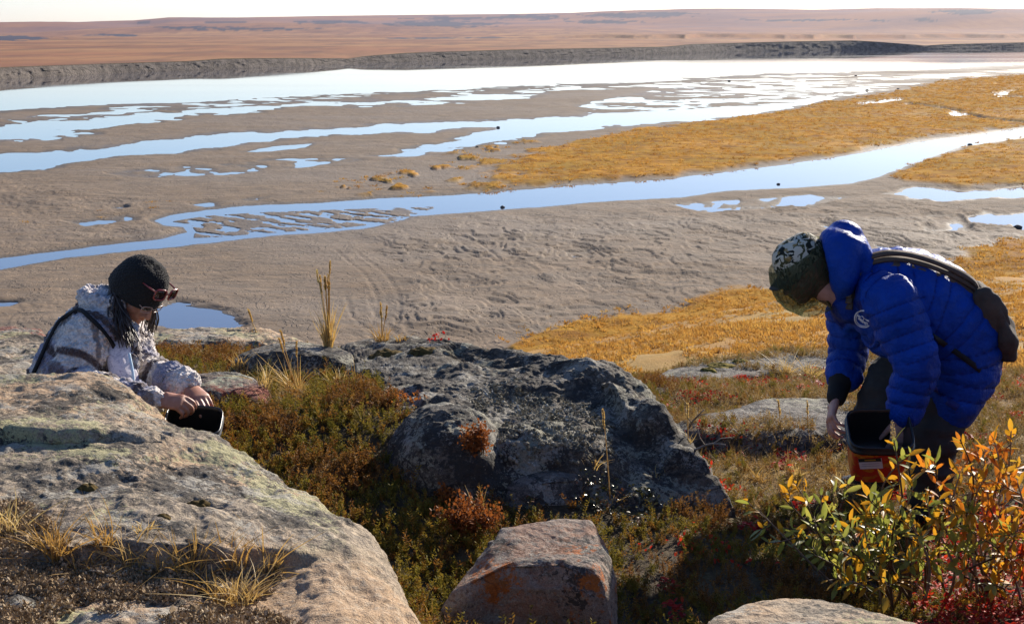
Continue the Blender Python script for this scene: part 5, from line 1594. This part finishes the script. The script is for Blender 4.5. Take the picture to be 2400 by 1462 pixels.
# ---- grass tufts on the slab and between the rocks
def grass_tuft(u, v, n, h, spread, label, green=.2, curl=.35, w=.0042, heads=0, head_h=.3, name='grass_tuft', lean=(0, 0), mat=None, group=None):
    b = on_ground(u, v)
    m = MB()
    for k in range(n):
        a = pr6.uniform(0, 6.28); t = abs(pr6.normal()) * spread; r_ = pr6.uniform(0, .018 + .02 * spread)
        m.blade((math.cos(a)*r_, math.sin(a)*r_, -.012), (math.cos(a)*t + lean[0], math.sin(a)*t + lean[1], 1), h*pr6.uniform(.45, 1.1), w*pr6.uniform(.6, 1.15), (pr6.normal()*curl, pr6.normal()*curl, -abs(pr6.normal())*curl*.6), 6, pr6.uniform(0, 3))
    root = link(name, m.mesh(name, mat or M_straw), None, label, 'grass', group)
    root.location = b
    for k in range(heads):
        a = pr6.uniform(0, 6.28); t = abs(pr6.normal())*.10; H = head_h*pr6.uniform(.75, 1.05)
        d = unit((math.cos(a)*t + lean[0], math.sin(a)*t + lean[1], 1)); bend = np.array([pr6.normal()*.03, pr6.normal()*.03, 0])
        q = MB(); pp = [d*H*s + bend*H*s*s for s in np.linspace(0, 1, 6)]
        q.tube(pp, [.0024, .0022, .002, .0018, .0016, .0014], 5)
        tp = pp[-1]
        for j in range(40):
            s = j/40; c = tp - d*.065*(1-s)
            a2 = pr6.uniform(0, 6.28)
            q.tri_leaf(c, np.array([math.cos(a2)*.35, math.sin(a2)*.35, 1.]), .015, .007)
        so_ = bpy.data.objects.new('seed_stalk', q.mesh('seed_stalk', M_straw)); COL.objects.link(so_); so_.parent = root
    return root
T6 = [ # u, v, blades, height, spread, label
 (130,1300,46,.115,.45,'tan grass tuft on the left of the foreground slab'),
 (20,1250,30,.10,.45,'grass tuft at the left edge of the foreground slab'),
 (245,1275,20,.10,.35,'thin upright grass tuft beside the leftmost slab tufts'),
 (310,1315,28,.10,.5,'golden grass tuft on moss left of the slab notch'),
 (375,1335,18,.085,.4,'short green grass tuft in the slab moss',),
 (445,1335,44,.11,.55,'dense golden grass tuft in front of the slab notch'),
 (550,1320,26,.10,.5,'curled grass tuft under the slab notch'),
 (620,1330,28,.09,.7,'sprawling curled grass tuft at the right end of the notch'),
 (560,1410,46,.095,.5,'orange grass tuft low on the slab near the bottom'),
 (515,1405,22,.07,.6,'small pale grass tuft beside the orange low tuft'),
 (200,1330,18,.07,.6,'small thin grass tuft in moss at lower left'),
 (330,1240,12,.05,.5,'tiny grass tuft on bare slab')]
for (u_, v_, n_, h_, s_, lb) in T6: grass_tuft(u_, v_, int(n_*1.7), h_*1.3, s_, lb, curl=.5)
grass_tuft(1010, 1462, 34, .12, .8, 'curly pale grass tuft at the bottom between slab and boulder', curl=1.1)
grass_tuft(1150, 1478, 20, .07, .5, 'low curly grass tuft at the foot of the lichened boulder', curl=.9)
grass_tuft(770, 800, 90, .24, .22, 'tall golden grass clump with seed heads on the ridge', curl=.16, heads=9, head_h=.40, w=.0050)
grass_tuft(895, 799, 80, .11, .5, 'short yellow grass clump on the ridge beside the tall clump', heads=3, head_h=.22)
grass_tuft(940, 797, 40, .06, .5, 'low yellow green grass clump on the outcrop rim')
grass_tuft(600, 778, 10, .06, .3, 'wispy drooping grass stalk on the far ridge', heads=2, head_h=.13, lean=(-.35, 0))
grass_tuft(700, 930, 70, .20, .38, 'long straw grass clump in the crowberry left of the outcrop', curl=.5, heads=3, head_h=.30, lean=(-.25, 0))
grass_tuft(620, 905, 40, .16, .4, 'straw grass clump by the rust red boulder', curl=.5)
grass_tuft(560, 860, 36, .10, .5, 'green yellow grass clump in front of the shaded boulder')
grass_tuft(790, 905, 44, .12, .5, 'bleached grass clump where hollow meets outcrop')
grass_tuft(1430, 1172, 12, .06, .8, 'single tall grass stalk in front of the dark outcrop', heads=1, head_h=.36)
grass_tuft(1120, 1215, 26, .15, .22, 'upright straw stalks among the orange dwarf birch', curl=.15, lean=(-.2, 0))
grass_tuft(1160, 1200, 40, .07, .6, 'pale grass clump beside the orange dwarf birch')
grass_tuft(1390, 1090, 26, .07, .6, 'orange grass clump on the outcrop foot')
grass_tuft(1540, 1110, 14, .06, .5, 'small green grass tuft on the outcrop flank')
for (u_, v_, lb) in ((1832,935,'brown seed stalk left of the bending person'), (1893,930,'shorter brown seed stalk next to the bending person\'s hand'), (1613,960,'reddish seed stalk right of the dark outcrop')):
    grass_tuft(u_, v_ + 70, 18, .05, .5, lb, heads=1, head_h=.16, name='grass_stalk')
grass_tuft(1840, 880, 80, .20, .5, 'dry windblown grass clump on the mossy crest slab', curl=.5, lean=(-.1, 0), w=.005)
grass_tuft(1900, 885, 60, .17, .5, 'smaller dry grass clump behind the blue sleeve', curl=.5, w=.005)
grass_tuft(1780, 1130, 50, .10, .4, 'orange grass clump behind the willow branches')
grass_tuft(1860, 1120, 50, .11, .4, 'golden grass clump left of the red pail')
grass_tuft(1960, 1140, 40, .09, .4, 'golden grass clump below the red pail')

# ---- orange dwarf birches
def dwarf_birch(u, v, n, h, wid, label, mat=None):
    b = on_ground(u, v)
    root = empty('dwarf_birch', b, label, 'shrub')
    sm_ = MB(); lf = MB()
    for k in range(n):
        a = pr6.uniform(0, 6.28); t = pr6.uniform(0, wid)
        d = np.array([math.cos(a)*t, math.sin(a)*t*.8, 1.]); H = h*pr6.uniform(.5, 1.1)
        pp = [np.array([math.cos(a), math.sin(a), 0])*pr6.uniform(0, .03) + d*H*s + pr6.normal(size=3)*.006*s for s in np.linspace(0, 1, 5)]
        sm_.tube(pp, [.0022, .002, .0018, .0014, .001], 5)
        for s in np.linspace(.25, 1, 11):
            c = pp[0] + (pp[-1] - pp[0])*s
            for j in range(4):
                q = c + pr6.normal(size=3)*.010
                lf.leaf(q, pr6.normal(size=3) + (0, 0, .7), pr6.normal(size=3), pr6.uniform(.010, .017), .009)
    for nm, m_, mt in (('stem', sm_, M_twig), ('foliage', lf, mat or M_birch)):
        o = bpy.data.objects.new(nm, m_.mesh(nm, mt)); COL.objects.link(o); o.parent = root
        if nm == 'foliage': o['kind'] = 'stuff'
    return root
dwarf_birch(1105, 1250, 44, .10, 1.2, 'bright orange dwarf birch mound left of the lichened boulder')
dwarf_birch(1050, 1185, 12, .07, .7, 'small orange red dwarf birch sprig in the dark hollow')
dwarf_birch(1118, 1062, 18, .10, .5, 'rusty dwarf birch sprig against the rounded grey boulder')
def low_patch(u, v, n, rad, label, mat):
    """leaves hugging the ground over a small disc"""
    b = on_ground(u, v); lf = MB(); sm_ = MB()
    for k in range(n):
        a = pr6.uniform(0, 6.28); r_ = rad*pr6.uniform()**.6*(1 + .4*math.sin(3*a + u))
        q = drop(b[0] + r_*math.cos(a)*1.3, b[1] + r_*math.sin(a))[0]
        if q is None: continue
        c = np.array(q) - b + (0, 0, pr6.uniform(.0, .035))
        lf.leaf(c, pr6.normal(size=3) + (0, 0, .5), pr6.normal(size=3)*.6 + (0, 0, 1), pr6.uniform(.012, .022), .011)
    root = empty('dwarf_shrub', b, label, 'shrub')
    for nm, m_, mt in (('foliage', lf, mat),):
        o = bpy.data.objects.new(nm, m_.mesh(nm, mt)); COL.objects.link(o); o.parent = root
        if nm == 'foliage': o['kind'] = 'stuff'
low_patch(1655, 940, 200, .13, 'crimson dwarf shrub patch beside the grey slab', M_bear)
low_patch(1690, 1030, 150, .13, 'dark red low shrub patch below the grey slab', M_bear)
low_patch(2360, 905, 200, .22, 'crimson low shrub patch behind the bending person', M_bear)
low_patch(1030, 790, 26, .05, 'small scarlet leaf sprig on the outcrop rim', M_bear)
low_patch(1700, 1150, 40, .07, 'scarlet sprig at the right foot of the outcrop', M_bear)
low_patch(1650, 1290, 70, .16, 'scarlet leaves in the shade right of the lichened boulder', M_bear)
low_patch(920, 945, 160, .10, 'rust brown dwarf birch patch in the crowberry hollow', M_birch)

# ---- willow shrubs with separate leaves
def leaf_mesh(name, L, w, mat, curl, fold):
    m = MB(); m.leaf((0, 0, 0), (0, 1, 0), (0, 0, 1), L, w, fold, curl); return m.mesh(name, mat)
M_wg = make_leafmat('willow_leaf_green', [(0, (.16, .19, .035)), (.5, (.27, .29, .06)), (1, (.40, .36, .08))], .42, .5, .4)
M_wy = make_leafmat('willow_leaf_yellow', [(0, (.42, .24, .02)), (.5, (.55, .27, .02)), (1, (.46, .34, .05))], .5, .5, .3)
M_wo = make_leafmat('willow_leaf_orange', [(0, (.48, .13, .015)), (.6, (.55, .20, .02)), (1, (.40, .09, .015))], .5, .5, .3)
M_wr = make_leafmat('willow_leaf_red', [(0, (.42, .02, .012)), (.6, (.50, .04, .02)), (1, (.40, .09, .015))], .35, .45, .5)
leafs = {k: [leaf_mesh('leaf', .050*s, .017*s*a, mt, c, fo) for s, a, c, fo in ((1, 1, .15, .18), (.8, 1.1, .3, .1), (1.1, .9, -.1, .25))] for k, mt in (('g', M_wg), ('y', M_wy), ('o', M_wo), ('r', M_wr))}
M_catkin = make_leafmat('willow_catkin', [(0, (.30, .20, .09)), (.6, (.42, .31, .16)), (1, (.36, .28, .10))], .8, .3)
def willow(label, base_px, tips, seed, group='willow shrubs in the right foreground'):
    r = np.random.default_rng(seed)
    b0 = on_ground(*base_px[0])
    root = empty('willow_shrub', b0, label, 'shrub', group)
    B = Vector(b0); extra = {}
    def put(nm, me, loc, rot, sc, kind=None):
        o = bpy.data.objects.new(nm, me); COL.objects.link(o); o.parent = root
        o.location = Vector(loc) - B; o.rotation_mode = 'QUATERNION'; o.rotation_quaternion = rot; o.scale = (sc,)*3
        return o
    places = []
    for (u, v, d, bi, colr, nl, cat) in tips:
        st = on_ground(*base_px[bi]) - (0, 0, .03) + r.normal(size=3)*(.03, .03, 0)
        e = P(u, v, d)
        m1_ = st*.62 + e*.38 + np.array([r.normal()*.03, r.normal()*.03, .02 - .0]); m2_ = st*.25 + e*.75 + np.array([r.normal()*.02, r.normal()*.02, .015])
        c = catmull([st, m1_, m2_, e], 14)
        mm = MB(); mm.tube([p - b0 for p in c], np.linspace(.0055, .0016, 14), 6)
        o = bpy.data.objects.new('branch', mm.mesh('branch', M_twig if r.uniform() < .7 else M_twig2)); COL.objects.link(o); o.parent = root
        # side twigs
        ends = [(c, .52)]
        for k in range(3):
            i = r.integers(5, 12); s0 = c[i]; dr = unit(c[i] - c[i-1] + r.normal(size=3)*.55); L = r.uniform(.04, .10)
            q = np.array([s0 + dr*L*s + np.array([0, 0, .015*s*s]) for s in np.linspace(0, 1, 5)])
            mm = MB(); mm.tube([p - b0 for p in q], np.linspace(.0022, .0012, 5), 5)
            o = bpy.data.objects.new('twig', mm.mesh('twig', M_twig)); COL.objects.link(o); o.parent = root
            ends.append((q, .3))
        for ci, (cc, f0) in enumerate(ends):
            n = int(nl*1.6) if ci == 0 else max(5, int(nl*.8))
            for k in range(n):
                s = f0 + (1-f0)*((k + r.uniform(0, .8))/n)**.75
                x = min(s, .999)*(len(cc)-1); i = int(x); p = cc[i]*(1-(x-i)) + cc[i+1]*(x-i)
                ax = unit(cc[i+1] - cc[i]); a = k*2.4 + r.uniform(-.4, .4)
                sd_ = unit(np.cross(ax, (math.cos(a), math.sin(a), .3)))
                dr = unit(ax*(.55 + .7*s*(k > n*.6)) + sd_ + (0, 0, .2))
                kk = colr if isinstance(colr, str) else 'g'
                ch = kk[r.integers(0, len(kk))]
                places.append((p, dr, r.normal(size=3)*.5 + (0, 0, 1), ch, r.uniform(.65, 1.2)))
        if cat:
            q = MB(); L = .035 + .012*r.uniform(); tdir = unit(c[-1] - c[-3] + (0, 0, .03))
            for j in range(110):
                s = r.uniform(); a = r.uniform(0, 6.28); sd_ = unit(np.cross(tdir, (math.cos(a), math.sin(a), .2)))
                q.tri_leaf(tdir*L*s*1.3 + sd_*.003*(1 - s*.6), sd_*1.0 + tdir*.8, .0085*(1.15 - .6*s), .0038)
            o = bpy.data.objects.new('catkin', q.mesh('catkin', M_catkin)); COL.objects.link(o); o.parent = root; o.location = Vector(c[-1]) - B
    order = r.permutation(len(places))
    for j, ix in enumerate(order):
        p, dr, up, ch, sc = places[ix]
        y = unit(dr); z = unit(np.asarray(up) - y*(np.asarray(up) @ y)); x = np.cross(y, z)
        rot = Matrix((x, y, z)).transposed().to_quaternion()
        if j < 290:
            put('leaf', leafs[ch][int(r.integers(0, 3))], p, rot, sc)
        else:
            extra.setdefault(ch, MB()).leaf(p - b0, y, z, .055*sc, .019*sc)
    for ch, ex in extra.items():
        o = bpy.data.objects.new('leaf_mass', ex.mesh('leaf_mass', {'g': M_wg, 'y': M_wy, 'o': M_wo, 'r': M_wr}[ch])); COL.objects.link(o); o.parent = root; o['kind'] = 'stuff'
    return root
willow('willow shrub with green and yellow leaves in front of the red pail', [(2150,1430),(2200,1400),(2090,1420)],
 [(2095,1030,3.95,0,'gyy',5,1),(2075,1185,4.0,2,'gyy',6,0),(2135,1060,3.95,0,'gyy',8,0),(2040,1200,4.0,2,'ggy',7,0),(2140,1140,3.9,0,'gyy',8,0),(2190,1080,4.0,1,'gyo',8,0),(2030,1210,4.0,2,'ggy',7,0),
  (2100,1210,3.9,0,'ggy',8,1),(2170,1170,3.9,1,'gyy',8,0),(2160,1250,3.85,1,'ggy',8,0),(2070,1280,3.9,2,'ggy',7,0),(2130,1310,3.85,0,'ggy',7,0),(2010,1300,3.95,2,'gy',6,0),(2200,1200,3.95,1,'gyo',7,1),(1990,1360,3.9,2,'gy',6,0),(2060,1350,3.85,2,'gy',6,0)], 5)
willow('willow shrub with orange and yellow leaves at the right edge', [(2290,1400),(2350,1380),(2390,1420)],
 [(2250,1030,4.05,0,'oy',9,0),(2290,1060,4.1,0,'oyo',9,0),(2330,1030,4.1,1,'oy',7,0),(2370,1010,4.1,1,'yo',9,0),(2310,1120,4.05,0,'oy',8,0),(2250,1110,3.95,0,'gyo',8,1),(2270,1180,3.95,0,'gy',8,1),(2320,1190,4.0,1,'oyr',8,0),(2385,1130,4.0,1,'oy',8,0),
  (2360,1230,3.95,1,'oy',8,0),(2390,1220,3.95,2,'yog',8,0),(2300,1260,3.9,0,'gy',8,0),(2350,1300,3.9,1,'goy',8,0),(2240,1270,3.9,0,'gg',7,0),(2270,1330,3.85,0,'goy',7,0),(2400,1300,3.9,2,'oyr',8,0),(2330,1370,3.85,1,'goy',6,0),(2440,1150,4.0,2,'oy',8,0),(2460,1250,3.95,2,'oy',8,0)], 6)
willow('low willow with catkins spreading to the left of the shrubs', [(2010,1400),(2050,1370)],
 [(1778,1195,4.15,0,'gy',3,1),(1835,1165,4.2,0,'gy',4,1),(1885,1150,4.2,0,'gyy',4,1),(1925,1160,4.2,0,'ggy',4,0),(1960,1185,4.2,1,'ggy',4,1),(1995,1215,4.1,1,'ggy',5,0),(1900,1220,4.1,0,'ggy',4,0),(1950,1240,4.05,0,'ggy',4,0),(1860,1250,4.1,0,'ggy',3,0),(1910,1300,4.0,0,'ggy',3,0),(1970,1290,4.0,1,'ggy',4,0),(1940,1360,3.95,0,'ggy',3,0),(2010,1240,4.05,1,'ggo',4,0)], 7)
# ---- dead twigs right of the outcrop
for (pp, lb) in (([(1610,1005),(1625,985),(1650,960)], 'forked dead twig leaning right of the outcrop'), ([(1625,1050),(1665,1040),(1700,1042)], 'dead twig lying in the heath below the grey slab')):
    b = on_ground(*pp[0]); m = MB(); q = [np.array(P(u_, v_, b[1] - .05*i)) - b for i, (u_, v_) in enumerate(pp)]; q[0] = np.array([0, 0, -.01])
    m.tube(catmull(q, 8), np.linspace(.005, .0025, 8), 6); s = catmull(q, 8)[4]
    m.tube([s, s + (.03, .0, .02), s + (.07, 0, .025)], [.003, .0025, .0015], 5); m.tube([s*.6, s*.6 + (-.02, 0, .03), s*.6 + (-.03, 0, .07)], [.003, .002, .0012], 5)
    o = link('dead_twig', m.mesh('dead_twig', M_twig2), None, lb, 'twig'); o.location = b
# ---- sedge tufts standing alone on the sand
tuft_me = [s.data for s in sedge_s]
flat_bv = BVHTree.FromPolygons(fv.reshape(-1, 3)[::1].tolist(), grid_faces(*U.shape).tolist()) if False else None
gv2, gu2 = np.arange(len(vs_)), np.arange(len(us))
def flat_pt(u, v):
    i = int(np.interp(v, vs_, gv2)); j = int(np.interp(u, us, gu2)); return fv[i, j]
spots = [(62,528,1),(358,480,.9),(362,494,1.1),(235,499,.8),(240,513,.7),(755,455,.8),(790,430,1),(805,424,1),(830,428,1.2),(845,432,1),(880,440,1.2),(890,448,1),(925,424,1.4),(940,420,1.2),(905,415,.8),(955,410,1),(870,455,1),(960,455,1.2),(985,460,1),(940,462,.8),(1005,445,1.2),(1020,395,1),(1060,385,1),(1085,400,1.2),(1100,372,1),(1150,360,1.2),(1190,350,1),(1215,372,1.2),(400,478,.6),(1068,520,.4),
         (1225,800,.9),(1250,797,1),(1280,795,1),(1225,776,.8),(1215,788,.7),(1290,750,.6),(1390,775,1.4),(1410,780,1.3),(1435,768,1),(1450,735,1.1),(1475,732,1.1),(1490,738,1),(1560,742,1.3),(1600,722,1.4),(1625,725,1.2),(1570,728,1),(1515,715,.6),(1745,698,1),(1640,740,1),(1700,730,1),(1840,715,1),(1890,690,.9)]
for j, (u_, v_, s_) in enumerate(spots):
    where = 'far left on the bare sand' if u_ < 600 else ('on bare sand at the thin left end of the meadow' if v_ < 540 else ('on the sand behind the outcrop' if u_ < 1300 else 'at the sandy lower edge of the slope'))
    size = 'small' if s_ < .85 else ('broad' if s_ > 1.1 else 'middling')
    o = link('sedge_tuft', tuft_me[j % 4], None, size + ' ochre sedge tuft ' + where, 'grass', 'sedge tufts scattered on the bare sand')
    o.location = flat_pt(u_, v_); o.rotation_euler = (0, 0, j*1.7); sc = s_*np.clip(o.location.y/65, 1.0, 2.6); o.scale = (sc*1.35, sc*1.35, sc*.9)
# ---- stones on the flats
M_stone = simple('dark_stone', (.06, .055, .05), .8, .3, .4, 3, .6)
def flat_stone(u, v, r, label):
    p = flat_pt(u, v); bm = bmesh.new(); bmesh.ops.create_icosphere(bm, subdivisions=3, radius=1)
    co = np.array([x.co[:] for x in bm.verts]); fs = [tuple(x.index for x in f_.verts) for f_ in bm.faces]; bm.free()
    k = 1 + .28*fbm(co[:, 0]*1.3 + u, co[:, 1]*1.3, co[:, 2]*1.3, seed=int(v), oct=3)
    co = co*k[:, None]*np.array([1.25, .9, .75])*r
    o = link('stone', mesh_np('stone', co, fs, M_stone), None, label, 'stone'); o.location = (p[0], p[1], max(p[2], ZW) + r*.25)
flat_stone(2386, 537, .24, 'dark boulder by the pools at the right edge')
flat_stone(1178, 487, .13, 'small stone at the near edge of the wide stream')
flat_stone(1826, 433, .13, 'dark round stone in the wide stream')
flat_stone(1120, 348, .15, 'dark stone in the shallow middle stream')
flat_stone(1170, 301, .2, 'dark stone at the tip of the sandbar')
flat_stone(1710, 192, .3, 'far dark boulder by the river edge')
flat_stone(2006, 180, .3, 'far dark boulder on the bright wet sand')
flat_stone(2108, 211, .25, 'dark boulder near the meadow\'s far edge')
flat_stone(2033, 213, .25, 'small dark boulder left of the meadow\'s far edge')
flat_stone(2274, 342, .2, 'small dark stone in the wide stream beyond the right meadow')
# ---- moss cushions on the crest slab and slabs
M_cush = simple('yellow_moss', (.14, .105, .018), .95, .1, .5, 40, .8)
def cushion(u, v, rx, ry, h, label, mat=M_cush):
    l, n, o_ = hit(u, v); l = np.array(l); rows, cols = 12, 36
    T, TH = np.meshgrid(np.linspace(0, 1, rows), np.linspace(0, 2*math.pi, cols, endpoint=False), indexing='ij')
    rr = (1 + .3*fbm(np.cos(TH)*1.5 + u, np.sin(TH)*1.5, seed=3, oct=3))
    x = T*rx*rr*np.cos(TH); y = T*ry*rr*np.sin(TH); z = []
    for a, b in zip(x.ravel(), y.ravel()):
        q = drop(l[0] + a, l[1] + b)[0]; z.append(q.z - l[2] if q is not None else 0)
    z = np.array(z).reshape(T.shape) + h*(1 - T**2.5) - .004 + .35*h*fbm(x*60, y*60, seed=5, oct=3)
    o = link('moss_cushion', mesh_np('moss_cushion', np.stack([x, y, z], -1).reshape(-1, 3), grid_faces(rows, cols, True), mat), None, label, 'moss'); o.location = l
cushion(1690, 858, .10, .07, .022, 'olive yellow moss cushion on the crest slab'); cushion(1735, 848, .07, .05, .02, 'smaller moss cushion upslope on the crest slab'); cushion(1660, 868, .06, .05, .018, 'lowest moss cushion on the crest slab')
cushion(1880, 832, .05, .05, .02, 'moss cushion near the right end of the crest slab')
M_cush2 = simple('brown_moss', (.075, .050, .016), .95, .1, .5, 50, .8)
cushion(205, 1145, .030, .022, .020, 'round brown moss cushion on the bare slab', M_cush2); cushion(465, 1185, .032, .02, .016, 'brown moss cushion in a pit of the slab', M_cush2); cushion(385, 1210, .02, .012, .012, 'tiny brown moss cushion on the slab', M_cush2)
cushion(905, 830, .09, .06, .02, 'dark moss cushion on the top of the outcrop', M_cush2); cushion(985, 823, .07, .05, .02, 'dark moss cushion near the outcrop rim', M_cush2)

# ---- the air over the far shore
hz = bpy.data.meshes.new('haze')
x0, x1, y0, y1, z0, z1 = -4200, 4200, -60, 6300, -90, 110
hz.from_pydata([(x0,y0,z0),(x1,y0,z0),(x1,y1,z0),(x0,y1,z0),(x0,y0,z1),(x1,y0,z1),(x1,y1,z1),(x0,y1,z1)], [], [(0,3,2,1),(4,5,6,7),(0,1,5,4),(1,2,6,5),(2,3,7,6),(3,0,4,7)])
hm_ = bpy.data.materials.new('haze'); hm_.use_nodes = True; hn_ = hm_.node_tree; hn_.nodes.clear()
ho = hn_.nodes.new('ShaderNodeOutputMaterial'); pvn = hn_.nodes.new('ShaderNodeVolumePrincipled')
pvn.inputs['Color'].default_value = (.74, .78, .98, 1); pvn.inputs['Density'].default_value = HAZE; pvn.inputs['Anisotropy'].default_value = .3
hn_.links.new(pvn.outputs[0], ho.inputs['Volume']); hz.materials.append(hm_)
hzo = link('haze', hz, None, 'thin blue air haze over the river plain', None, None, 'stuff')
